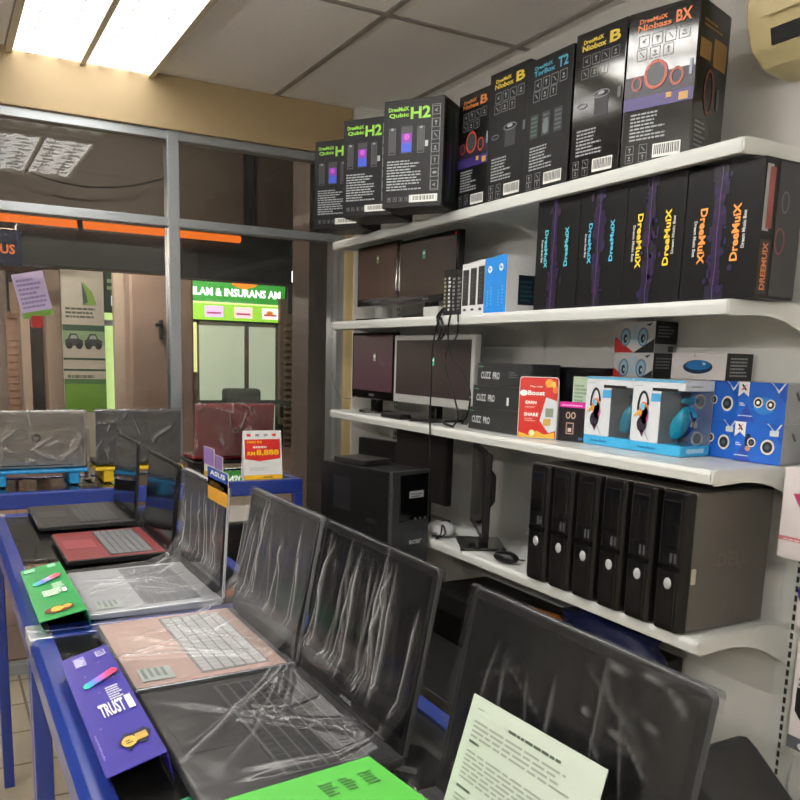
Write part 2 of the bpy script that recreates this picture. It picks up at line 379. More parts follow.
# ------------------------------------------------------------------ air conditioner
ac = thing('air_conditioner', 'cream wall air conditioner above the shelving at the top right corner', 'air conditioner', (XW, 1.22, 2.33))
M_CREAM = mat('#bdb084', .4, noise_amt=.05)
prof = [(0, .36), (-.15, .36), (-.19, .34), (-.215, .29), (-.222, .21), (-.215, .12), (-.185, .05), (-.13, .012), (-.06, 0), (0, 0)]
MB().prism(prof, -.43, .43, 'y').build('housing', M_CREAM, ac, bevel=.008)
fp = Matrix(((0, 0, 0, 0),)*4)
q0 = Vector((-.2225, 0, .185)); q1 = Vector((-.186, 0, .048)); dv = (q1 - q0); nn = Vector((dv.z, 0, -dv.x)).normalized()
if nn.x > 0: nn = -nn
sl = MB(); e = .004
sl.add([(q0.x + nn.x * e, -.38, q0.z + nn.z * e), (q0.x + nn.x * e, .36, q0.z + nn.z * e), (q1.x + nn.x * e, .36, q1.z + nn.z * e), (q1.x + nn.x * e, -.38, q1.z + nn.z * e),
        (q0.x + .02, -.38, q0.z), (q0.x + .02, .36, q0.z), (q1.x + .02, .36, q1.z), (q1.x + .02, -.38, q1.z)],
       [(0, 1, 2, 3), (7, 6, 5, 4), (0, 4, 5, 1), (1, 5, 6, 2), (2, 6, 7, 3), (3, 7, 4, 0)])
sl.build('air_outlet', mat('#0a0908', .7), ac)
mid = q0.lerp(q1, .52)
MB().box(mid.x + nn.x * .012 - .012, -.38, mid.z - .004, mid.x + nn.x * .012 + .012, .355, mid.z + .004).build('louvre_blade', M_CREAM, ac)
MB().box(-.2265, -.43, .238, -.2195, .43, .241).build('panel_seam', mat('#4f472c', .6), ac)

# ------------------------------------------------------------------ shelving unit
XF = 1.78; YN, YM, YF = 1.452, 2.645, 3.838
sh = thing('shelving_unit', 'white metal shelving unit along the right wall holding cartons and towers', 'shelving unit', (XF, YN, 0))
def shb(b, name, m, **k): return b.build(name, m, sh, loc=(-XF, -YN, 0), **k)
LEV = [2.09, 1.699, 1.257, .787]
for z in LEV:
    for y0, y1 in ((YN + .006, YM - .003), (YM + .003, YF - .006)):
        pr = [(XF, z - .012), (XF + .006, z), (XW - .04, z), (XW - .04, z - .010), (XF + .030, z - .010), (XF + .030, z - .038), (XF + .012, z - .038), (XF + .004, z - .038)]
        shb(MB().prism(pr, y0, y1, 'y'), 'shelf', M_SHELF, bevel=.0015)
    for y in (YN, YM - .003, YM + .003, YF):
        pr = [(XF + .001, z - .008), (XF + .008, z - .0005), (XW - .033, z - .0005), (XW - .03, z - .125), (XW - .045, z - .118)]
        for k in range(1, 9):
            t = k / 8; pr.append((XW - .045 - t * .26, z - .118 + .082 * (1 - (1 - t) ** 2.2)))
        pr += [(XF + .012, z - .042), (XF + .002, z - .034)]
        shb(MB().prism(pr, y - .0025, y + .0025, 'y'), 'shelf_bracket', M_SHELF)
M_SLOT = mat('#1c1a18', .7)
for y in (YN, YM, YF):
    u = MB().box(XW - (.031 if y != YM else .019), y - (.03 if y != YM else .002), .002, XW - .004, y + (.03 if y != YM else .002), 2.14)
    k = .06
    while k < 2.12 and y != YM:
        for a in ((-.014,) if y == YN else (-.011, .011)): u.box(XW - .0316, y + a - .0045, k, XW - .03, y + a + .0045, k + .018, 1)
        k += .0285
    shb(u, 'upright', [M_SHELF, M_SLOT])
z = .15
for k in range(7):
    z1 = min(z + .40, 2.13)
    for y0, y1 in ((YN + .031, YM - .004), (YM + .004, YF - .031)):
        shb(MB().box(XW - .018, y0, z + .002, XW - .006, y1, z1 - .002), 'back_panel', M_PANEL, bevel=.0015)
    z = z1
    if z > 2.12: break
for y0, y1 in ((YN + .006, YM - .003), (YM + .003, YF - .006)):
    shb(MB().box(XF + .02, y0, .012, XW - .04, y1, .15), 'base_deck', M_SHELF, bevel=.003)
# neighbouring bay seen at the right edge
pb = thing('pegboard_panel', 'white back panel of the next bay at the right edge', 'wall panel', (XW - .0065, .75, 0))
MB().box(-.006, -.66, 0, .006, .67, 2.3).build('back_panel', M_PANEL, pb)

# ------------------------------------------------------------------ seen through the glass: the arcade
struct(MB().box(-9, YG + .21, -.1, 12, 20, -.002).build('floor_corridor', M_CORR), 'pinkish tiled floor of the corridor outside the glass', 'floor')
struct(MB().box(-9, YG + .21, 4.6, 12, 20, 4.7).build('ceiling_corridor', mat('#4a4440', .8)), 'dim corridor ceiling outside', 'ceiling')
struct(MB().box(-9, 18, 0, 12, 18.2, 4.6).build('wall_corridor_end', mat('#6f6259', .8, noise_amt=.2, scale=2)), 'far end wall of the corridor', 'wall')
M_BROWN = mat('#554a41', .6, noise_amt=.5, scale=1.6, bump=.2)
struct(MB().box(-4, 6.9, 2.50, 6, 7.1, 4.6).build('wall_corridor_upper', M_BROWN), 'mottled brown wall above the signboards outside', 'wall')
def yb(px0, py0, px1, py1, Y, d, mi=0, b=None):
    """box standing on the plane y=Y, its front outlined by two opposite corners"""
    my, mx = (py0 + py1) / 2, (px0 + px1) / 2
    x0 = onY(px0, my, Y).x; x1 = onY(px1, my, Y).x; z1 = onY(mx, py0, Y).z; z0 = onY(mx, py1, Y).z
    return (b or MB()).box(x0, Y, max(z0, 0), x1, Y + d, z1, mi)
def bounds(px0, py0, px1, py1, Y):
    my, mx = (py0 + py1) / 2, (px0 + px1) / 2
    return onY(px0, my, Y).x, onY(mx, py1, Y).z, onY(px1, my, Y).x, onY(mx, py0, Y).z

x0, z0, x1, z1 = bounds(18, 229, 170, 269, 6.6)
sb = MB().box(x0, 6.6, z0, x1 - .01, 6.8, z1).build('hanging_signboard', mat('#363b3c', .5), bevel=.004); tag(sb, 'plain dark grey signboard outside beyond the left pane', 'signboard', 'dark signboards')
x0, z0, x1, z1 = bounds(180, 240, 293, 281, 6.6)
sb2 = MB().box(x0, 6.62, z0, x1, 6.82, z1 + .04).build('hanging_signboard', mat('#161a18', .5), bevel=.004); tag(sb2, 'near black signboard outside above the green shop sign', 'signboard', 'dark signboards')
a = Art(); R = random.Random(4)
for k in range(7): a.text('%', .95 + k * .075, .25, .95 + k * .075 + .05, .31, '#1d5a22', 1)
a.build('lettering', sb2, FRONT, M=Matrix(((1, 0, 0, x0 - .02), (0, 0, -1, 6.619), (0, 1, 0, z0), (0, 0, 0, 1))))
p = onY(0, 217, 6.5); q = onY(240, 240, 6.5)
ot = MB().cyl((p.x - .4, 6.5, p.z), (q.x, 6.5, p.z), .028, seg=12).build('light_tube', emit_mat('orange_glow', '#ff7a2a', .5)); tag(ot, 'long orange light tube above the dark signboards outside', 'light tube')
wr = MB().cyl((onY(81, 222, 6.46).x, 6.47, p.z - .05), (onY(79, 219, 6.46).x, 6.47, p.z + .06), .02, seg=8).build('pipe_clip', M_BLACK, ot)
x0, z0, x1, z1 = bounds(-20, 241, 17, 269, 6.9)
bs = MB().box(x0, 6.5, z0, x1, 6.58, z1 + .04).build('blue_sign', mat('#1d2748', .5)); tag(bs, 'dark blue sign with orange letters at the left edge outside', 'sign')
a = Art(); zz = bounds(0, 244, 15, 254, 6.5)
a.text('US', zz[0], zz[1], zz[2], zz[3], mat('#d4713a', .5, emit=.25), 1)
a.build('lettering', bs, FRONT, M=Matrix(((1, 0, 0, 0), (0, 0, -1, 6.499), (0, 1, 0, 0), (0, 0, 0, 1))))

M_PIL = mat('#8d7a6d', .5, noise_amt=.12, scale=3)
x0, z0, x1, z1 = bounds(127, 269, 194, 420, 8.0)
pl = MB().box(x0 + .04, 8, 0, x1, 8.3, 2.9).build('wall_pillar', M_PIL, bevel=.02); struct(pl, 'pinkish beige stone pillar beyond the left pane', 'pillar')
hk = onY(160, 330, 7.98); a = MB().box(hk.x - .01, 7.93, hk.z - .09, hk.x + .02, 8, hk.z + .09).box(hk.x - .05, 7.93, hk.z + .03, hk.x, 7.96, hk.z + .06)
tag(a.build('wall_bracket', M_BLACK, bevel=.004), 'small black bracket on the stone pillar outside', 'bracket')
x0, z0, x1, z1 = bounds(113, 262, 127, 420, 8.4)
struct(MB().box(x0 + .02, 8.4, 0, x1 + .1, 8.5, 2.9).build('wall_pilaster', mat('#a79a8b', .5)), 'pale strip left of the stone pillar outside', 'pillar')
x0, z0, x1, z1 = bounds(292, 238, 331, 470, 5.7)
struct(MB().box(x0, 5.4, 0, x1 + .5, 5.7, 4.5).build('wall_column', mat('#6b625c', .5, noise_amt=.15, scale=3)), 'dark grey column outside beside the shelving end', 'pillar')

# poster board and kiosk on the left
x0, z0, x1, z1 = bounds(63, 268, 105, 416, 9.4)
po = thing('poster_board', 'green and white poster board standing outside beyond the left pane', 'poster board', ((x0 + x1) / 2, 9.4, 0))
w = x1 - x0; hgt = z1
MB().box(-w / 2, 0, 0, w / 2, .06, hgt).build('board', mat('#a9a79c', .5), po)
def V(py): return onY(84, py, 9.4).z
a = Art()
a.rect(-w / 2, V(412), w / 2, V(384), '#5f8f2c'); a.rect(-w / 2, V(384), w / 2, V(379), '#3f6a3c'); a.rect(-w / 2, V(371), w / 2, V(369), '#2e4a3a'); a.rect(-w / 2, V(360), w / 2, V(358), '#2e4a3a')
a.rect(-w / 2, V(331), w / 2, V(325), '#31503f'); a.rect(-w / 2, V(345), w / 2, V(331), '#7e9a76')
R = random.Random(3)
for cxx in (-w * .24, w * .22):
    q = w * .21; zc = V(346)
    a.poly([(cxx - q, zc), (cxx + q, zc), (cxx + q, zc + .06), (cxx + q * .55, zc + .075), (cxx + q * .3, zc + .13), (cxx - q * .4, zc + .13), (cxx - q * .75, zc + .07), (cxx - q, zc + .06)], '#34373b', 2)
    for s in (-.55, .55): a.ell(cxx + s * q, zc, .035, .035, '#1c1d1f', 3, 12)
    a.poly([(cxx - q * .5, zc + .075), (cxx + q * .4, zc + .075), (cxx + q * .22, zc + .115), (cxx - q * .3, zc + .115)], '#8f9a9a', 3)
a.poly([(.0, V(305)), (.14, V(305)), (.1, V(292)), (.0, V(282))], '#6d9440', 2); a.poly([(.0, V(305)), (.05, V(302)), (.03, V(292)), (-.01, V(282))], '#32453a', 3)
a.fine(-w * .42, V(318), w * .42, V(306), 3, '#4b5348', 5, 2); a.fine(-w * .42, V(378), w * .42, V(372), 1, '#5d6a55', 9, 2)
a.build('face_print', po, FRONT, M=Matrix(((1, 0, 0, 0), (0, 0, -1, -.001), (0, 1, 0, 0), (0, 0, 0, 1))))
x0, z0, x1, z1 = bounds(105, 268, 123, 418, 9.55)
ki = thing('lit_display_case', 'narrow bright green display case beside the poster board outside', 'display case', ((x0 + x1) / 2, 9.55, 0)); w = x1 - x0
MB().box(-w / 2, 0, 0, w / 2, .5, z1).build('case_body', mat('#2f4a3a', .5), ki)
def V(py): return onY(114, py, 9.55).z
a = Art(); a.rect(-w / 2, V(414), w / 2, V(313), mat('#b9d98a', .5, emit=.42)); a.rect(-w * .1, V(306), w * .45, V(296), mat('#d8e4e6', .5, emit=.3), 2); a.rect(-w / 2, V(326), w * .5, V(320), '#8d9a92', 2)
a.rect(.0, V(346), w * .45, V(338), '#cfd8c8', 2); a.poly([(0, V(400)), (w * .4, V(398)), (w * .4, V(388)), (w * .1, V(382))], '#3a5a34', 2); a.fine(-w * .3, V(290), w * .4, V(276), 2, '#9ab88a', 7)
a.build('lit_panel', ki, FRONT, M=Matrix(((1, 0, 0, 0), (0, 0, -1, -.001), (0, 1, 0, 0), (0, 0, 0, 1))))

# shop row at the left, receding
struct(yb(47, 270, 62, 424, 10.2, .4).build('wall_shop_pier', mat('#9b8a7b', .5)), 'beige pier between the dark doorway and the poster board', 'pillar')
struct(yb(30, 300, 48, 424, 10.6, .1).build('door_1', mat('#2b241e', .3)), 'dark glass doorway outside at the left', 'door')
struct(yb(22, 280, 31, 430, 10.4, .4).build('wall_shop_post', mat('#9d8d7e', .5)), 'beige post between the doorway and the shutter', 'pillar')
b = yb(8, 312, 23, 430, 10.8, .05); x0, z0, x1, z1 = bounds(8, 312, 23, 430, 10.8)
k = 0
while k < z1: b.box(x0, 10.78, k, x1, 10.8, k + .05); k += .085
struct(b.build('door_2', mat('#8b6f5c', .5)), 'brown roller shutter outside at the far left', 'door')
struct(yb(-14, 270, 9, 430, 11.2, .2).build('wall_shop_end', mat('#81766d', .6)), 'greyish shop wall at the left edge outside', 'wall')
struct(MB().box(-1.2, 8.6, 2.55, 1.2, 12.5, 2.62).build('ceiling_shops', mat('#a8927e', .6)), 'low beige soffit over the shops at the left', 'ceiling')
struct(yb(10, 283, 48, 313, 10.5, .08).build('wall_shop_lintel', mat('#93806f', .6)), 'beige lintel over the doorway outside', 'wall')
hs = onY(38, 296, 7.4)
hb = thing('hanging_sign', 'tilted white and lilac hanging sign with a green lower edge outside', 'hanging sign', (hs.x, 7.4, hs.z - .17))
Rt = Matrix.Rotation(-.22, 4, 'Y')
MB().box(-.12, -.012, 0, .12, .012, .36, 0, Rt).build('sign_panel', mat('#c4b2cf', .5, emit=.25), hb)
a = Art(); a.rect(-.12, 0, .12, .05, mat('#7ea843', .5, emit=.2)); a.fine(-.1, .08, .1, .33, 7, mat('#9a84b4', .5, emit=.2), 3, 2)
a.build('face_print', hb, FRONT, M=Rt @ Matrix(((1, 0, 0, 0), (0, 0, -1, -.0125), (0, 1, 0, 0), (0, 0, 0, 1))))
MB().box(-.005, -.004, .35, .005, .004, .75).build('hanger_rod', M_BLACK, hb)
rp = onY(37, 322, 7.4); tag(MB().box(rp.x - .045, 7.38, rp.z - .045, rp.x + .045, 7.45, rp.z + .05).build('hanging_box', mat('#c02a2c', .5, emit=.2), bevel=.006), 'small bright red box just below the tilted hanging sign', 'box')

# the shop across with the green sign
YS = 13.0
x0, z0, x1, z1 = bounds(192, 279, 285, 321, YS)
w = x1 - x0
sg = thing('shop_sign', 'lit green shop sign with white lettering outside beyond the right pane', 'shop sign', ((x0 + x1) / 2, YS, z0))
hh = z1 - z0
MB().box(-w / 2, 0, 0, w / 2, .15, hh).build('sign_box', mat('#3c9a3c', .5, emit=.35), sg)
a = Art(); u = lambda p: (p - 238.5) / 93 * w; v = lambda q: (321 - q) / 42 * hh
LG = mat('#8ec63f', .5, emit=.55); GW = mat('#f2f4ee', .5, emit=.9)
a.rect(-w / 2, 0, w / 2, v(305), LG); a.rect(-w / 2, v(305), w / 2, v(303), mat('#c8e08a', .5, emit=.6), 2)
for p0, p1, c in ((204, 222, '#c9a3e0'), (233, 251, '#f0b6b6'), (261, 278, '#f4d9cf')):
    a.rect(u(p0), v(318), u(p1), v(307), mat(c, .5, emit=.75), 3); a.rect(u(p0 + 2), v(315), u(p1 - 2), v(313), mat('#b05a78', .5, emit=.3), 4)
a.ell(u(269), v(312), .06, .04, mat('#d98a2e', .5, emit=.3), 4, 10)
a.text('ILAM & INSURANS AM', u(193), v(297), u(280), v(289), GW, 4)
a.fine(u(205), v(303), u(276), v(300), 1, mat('#6fae7a', .5, emit=.3), 3, 3)
a.poly([(u(226), v(279)), (u(260), v(279)), (u(254), v(286)), (u(243), v(289)), (u(232), v(286))], mat('#f08028', .5, emit=.55), 6)
a.build('sign_face', sg, FRONT, M=Matrix(((1, 0, 0, 0), (0, 0, -1, -.002), (0, 1, 0, 0), (0, 0, 0, 1))))
x0, z0, x1, z1 = bounds(196, 321, 280, 424, YS)
ds = thing('shop_glass_door', 'pale frosted glass doors of the shop under the green sign', 'glass door', ((x0 + x1) / 2, YS + .05, 0)); w = x1 - x0
fr = MB(); 
for xa in (-w / 2, w * .08, w / 2 - .06): fr.box(xa, 0, 0, xa + .07, .08, z1)
fr.box(-w / 2, 0, z1 - .08, w / 2, .08, z1)
fr.build('door_frame', mat('#6d6a5c', .5), ds)
PG = mat('#b7c4ac', .3, emit=.28, noise_amt=.08, scale=1.5)
MB().box(-w / 2 + .07, .02, .06, w * .08, .05, z1 - .08).build('door_glass', PG, ds); MB().box(w * .08 + .07, .02, .06, w / 2 - .06, .05, z1 - .08).build('door_glass', PG, ds)
ph = onY(240, 392, YS); 
MB().box(-w / 2, -.3, .70, w / 2 + .3, -.24, .78).build('push_rail', mat('#4d524a', .5), ds)
cb = tag(MB().box(-.28 * w, 0, 0, .12 * w, .3, .98).build('cardboard_box', mat('#59625c', .7), loc=((x0 + x1) / 2, YS - .6, 0), bevel=.05), 'dim grey bulky shape standing before the frosted shop door', 'box')
struct(yb(280, 300, 330, 424, YS - .1, .1).build('wall_shop_right', mat('#6b5f50', .6)), 'dim wall right of the frosted doors', 'wall')
b = MB(); x0, z0, x1, z1 = bounds(284, 322, 303, 424, YS - .2); k = 0
while k < z1: b.prism([(YS - .2, k), (YS - .26, k + .03), (YS - .2, k + .1)], x0, x1, 'x'); k += .105
struct(b.build('door_3', mat('#6e5c48', .5)), 'brown roller shutter right of the green sign', 'door')
pf = bounds(288, 287, 300, 314, YS - .4)
tag(MB().box(pf[0], YS - .4, pf[1], pf[2], YS - .36, pf[3]).build('notice_frame', [mat('#26282a', .5)]), 'small dark framed notice right of the green sign', 'notice')
struct(yb(178, 280, 197, 430, YS + .1, .1).build('wall_shop_left', mat('#80685c', .6)), 'pinkish wall left of the frosted doors', 'wall')
yl = yb(192, 322, 197, 372, YS - .05, .05).build('light_strip', mat('#c9cf8a', .5, emit=.5)); tag(yl, 'thin yellowish upright light strip left of the frosted doors', 'light strip')
dl = onY(296, 277, 8.0)
tag(MB().box(dl.x - .06, 7.95, dl.z - .05, dl.x + .06, 8.05, dl.z + .05).build('wall_lamp', emit_mat('lamp_glow', '#fff0d8', 1.6)), 'small white glowing lamp above the framed notice outside', 'lamp')
pp = onY(249, 190, 6.86); tag(MB().box(pp.x - .035, 6.83, 2.5, pp.x + .035, 6.8995, 4.6).build('wall_pipe', mat('#15130f', .6)), 'dark upright duct on the brown wall outside beyond the upper right pane', 'duct')
pp = onY(303, 190, 6.86); tag(MB().box(pp.x - .02, 6.83, 2.5, pp.x + .02, 6.8995, 4.6).build('wall_pipe', mat('#8a6a50', .5)), 'thin brown upright pipe on the wall outside near the dark grey column', 'pipe')
# cable strung across the upper left pane
cpts = [onY(*q, 6.7) for q in ((-10, 145), (30, 172), (80, 186), (130, 186), (172, 176))]
tag(MB().tube([tuple(c) for c in cpts], .006).build('hanging_cable', M_BLACK), 'thin dark cable sagging across the brown wall outside', 'cable')
# unseen corridor lamps, added to brighten the arcade beyond the glass
M_CL = emit_mat('added_corridor_glow', '#fff0e0', 190.)
for i, (x, y, s) in enumerate(((1.0, 7.45, 'behind the dark signboards'), (3.4, 11.0, 'before the green sign'), (-.7, 9.2, 'over the left shop row'), (1.2, 5.4, 'just outside the glass front'))):
    z = (2.95, 3.3, 2.52, 3.2)[i]
    t = thing('added_corridor_lamp', 'added white corridor batten light ' + s, 'ceiling light', (x, y, z), 0, 'added corridor lights')
    MB().box(-.6, -.05, 0, .6, .05, .03).build('lamp_body', M_WHITE, t); MB().cyl((-.58, 0, -.02), (.58, 0, -.02), .018, seg=10).build('lamp_tube', M_CL if i != 3 else emit_mat('added_corridor_glow_dim', '#fff0e0', 55.), t)
    if z > 2.6: MB().box(-.01, -.01, .03, .01, .01, 4.6 - z).build('hanger_rod', M_WHITE, t)

# ------------------------------------------------------------------ cartons on the top shelf
GREY = '#9a9da0'; FINE = '#8f9396'
GTOP = 'speaker cartons on the top shelf'
def towers_print(t, w, d, h, col, l1, l2, l3, kind):
    a = Art(); L = -w / 2
    if kind == 'qubic':
        a.text(l1, L + w * .08, h * .895, L + w * .42, h * .935, col); a.text(l2, L + w * .09, h * .835, L + w * .42, h * .88, col)
        a.text(l3, L + w * .45, h * .815, L + w * .78, h * .925, col)
        for i, x in enumerate((.15, .38, .63)):
            if i == 1:
                a.rect(L + w * .30, h * .505, L + w * .49, h * .755, '#25252c', 1); a.rect(L + w * .31, h * .515, L + w * .48, h * .60, '#3450c8', 2); a.rect(L + w * .31, h * .60, L + w * .48, h * .69, '#7a2fa8', 2)
                a.ell(L + w * .395, h * .655, w * .05, h * .03, '#c04ac0', 3, 12)
            else:
                a.frame(L + w * (x - .06), h * .50, L + w * (x + .06), h * .745, w * .012, '#4a4d50', 1); a.rect(L + w * (x - .045), h * .52, L + w * (x + .045), h * .73, '#2c2d2f', 1)
                a.ell(L + w * x, h * .735, w * .03, h * .012, '#7d8184', 2, 10)
        a.rect(L + w * .70, h * .555, L + w * .75, h * .61, '#a9adaf')
        a.fine(L + w * .07, h * .165, L + w * .66, h * .455, 11, FINE, 3)
        a.rect(L + w * .46, h * .045, L + w * .93, h * .115, '#c9cac6'); a.barcode(L + w * .50, h * .05, L + w * .9, h * .11, 3, 2)
        for k in range(4): a.icon(L + w * (.12 + k * .1), h * .08, w * .03, k + 1)
        for k in range(7): a.icon(L + w * .87, h * (.875 - k * .113), w * .062, k)
        a.frame(L + w * .80, h * .145, L + w * .94, h * .93, w * .006, '#7f8386')
    else:
        a.text(l1, L + w * .16, h * .915, L + w * .56, h * .945, col); a.text(l2, L + w * .14, h * .868, L + w * .62, h * .908, col)
        a.text(l3, L + w * .68, h * .868, L + w * .90, h * .945, col)
        for k in range(4): a.icon(L + w * (.24 + k * .19), h * .80, w * .078, k)
        for k in range(3): a.icon(L + w * (.22 + k * .19), h * .715, w * .074, k + 2)
        if kind == 'ring':
            a.rect(L, h * .38, L + w, h * .58, '#2a2233', 1); a.rect(L, h * .36, L + w, h * .44, '#3b2f6e', 2)
            a.ell(L + w * .45, h * .57, w * .16, h * .085, '#3d4248', 3); a.ring(L + w * .45, h * .57, w * .17, h * .095, w * .04, '#b04a34', 4)
            a.ring(L + w * .18, h * .53, w * .08, h * .05, w * .03, '#8a4030', 4); a.ring(L + w * .75, h * .53, w * .1, h * .06, w * .035, '#9a4634', 4)
            a.rect(L + w * .92, h * .52, L + w * .96, h * .62, '#8f9aa8', 4); a.rect(L + w * .62, h * .40, L + w * .7, h * .435, '#b98c4a', 4); a.rect(L + w * .8, h * .37, L + w * .93, h * .42, '#b98c4a', 4)
        elif kind == 'cube':
            a.ring(L + w * .58, h * .55, w * .17, h * .028, w * .02, '#6b7076', 2); a.ring(L + w * .2, h * .50, w * .1, h * .02, w * .015, '#5d6166', 2)
            a.rect(L + w * .45, h * .40, L + w * .72, h * .53, '#23252b', 1); a.ell(L + w * .58, h * .555, w * .07, h * .012, '#9ea3a8', 3, 12); a.rect(L + w * .9, h * .49, L + w * .96, h * .56, '#55585c', 2)
        else:
            for i in range(3):
                x = L + w * (.2 + i * .27); a.rect(x - w * .09, h * .40, x + w * .09, h * .58, '#23292b', 1)
                for k in range(5): a.rect(x - w * .07, h * (.42 + k * .032), x + w * .07, h * (.432 + k * .032), '#3a5a52' if i == 0 else '#4b5358', 2)
            a.ell(L + w * .47, h * .47, w * .07, h * .06, '#5d666a', 3)
        a.fine(L + w * .12, h * .155, L + w * .72, h * .345, 8, FINE, 8)
        a.barcode(L + w * .48, h * .025, L + w * .88, h * .115, 5)
        for k in range(4): a.icon(L + w * (.14 + (k % 2) * .2), h * (.095 - (k // 2) * .055), w * .06, k + 1)
    a.build('front_print', t, FRONT, w, d, h)
def P2(P1, ang, w): return (P1[0] + w * math.cos(math.radians(ang)), P1[1] + w * math.sin(math.radians(ang)))
ZT = 2.092
def top_carton(label, P1, ang, w, d, tpx, col, l1, l2, l3, kind, cm=None):
    p2 = P2(P1, ang, w); h = zover(*tpx, *P1) - ZT
    t, w, d, h = carton('speaker_carton', label, 'box', P1, p2, ZT, d, h, cm or M_CARTON, GTOP)
    towers_print(t, w, d, h, col, l1, l2, l3, kind); return t, w, d, h
GRN = '#8fd03a'
top_carton('black speaker carton with green lettering nearest the glass on the top shelf', (1.548, 3.535), -56, .235, .20, (313, 142), GRN, 'DreeMuiX', 'Qubic', 'H2', 'qubic')
top_carton('black speaker carton with green lettering standing between two others alike on the top shelf', (1.512, 3.168), -56, .225, .20, (343, 121), GRN, 'DreeMuiX', 'Qubic', 'H2', 'qubic')
t, w, d, h = top_carton('black speaker carton with green lettering and seven white icons down its right edge', (1.548, 2.892), -54, .245, .16, (381, 102), GRN, 'DreeMuiX', 'Qubic', 'H2', 'qubic')
a = Art(); a.rect(-d * .3, h * .06, d * .3, h * .94, '#1b2420', 1); a.rect(-d * .16, h * .1, d * .02, h * .9, '#27403a', 2); a.rect(-d * .12, h * .2, -d * .02, h * .6, '#4a3a78', 3)
a.build('side_print', t, RIGHT, w, d, h)
ORG = '#c9783a'; YEL = '#c9b03a'; BLU = '#3f8fa8'
top_carton('small black speaker carton with orange lettering beside the green lettered ones', (1.802, 2.764), -88, .195, .20, (455, 98), ORG, 'DreeMuiX', 'Niobass', 'B', 'ring')
top_carton('black speaker carton with yellow lettering between an orange and a blue lettered carton', (1.795, 2.558), -88, .213, .22, (489, 76), YEL, 'DreeMuiX', 'Niobox', 'B', 'cube')
top_carton('black speaker carton with blue lettering on the top shelf', (1.79, 2.334), -89, .216, .22, (535, 63), BLU, 'DreeMuiX', 'TorBox', 'T2', 'tower')
top_carton('glossy black speaker carton with yellow lettering beside the largest carton on the top shelf', (1.79, 2.103), -84, .193, .15, (580, 36), YEL, 'DreeMuiX', 'Niobox', 'B', 'cube', M_CARTONG)
t, w, d, h = top_carton('largest black speaker carton with orange lettering and red rings, nearest on the top shelf', (1.78, 1.872), -73, .205, .20, (632, 15), '#d0713a', 'DreeMuiX', 'Niobass', 'BX', 'ring', M_CARTONG)
a = Art(); a.rect(-d * .42, h * .64, -d * .08, h * .76, '#8d6a35', 1); a.rect(d * .0, h * .62, d * .42, h * .80, '#8d6a35', 1); a.ring(-d * .05, h * .45, d * .16, h * .15, d * .05, '#6d3a30', 2); a.rect(d * .2, h * .36, d * .28, h * .5, '#4e5256', 2)
a.fine(-d * .4, h * .08, -d * .02, h * .26, 6, '#7d8083', 12); a.fine(-d * .35, h * .84, d * .3, h * .9, 2, '#8d6a35', 4)
a.build('side_print', t, RIGHT, w, d, h)

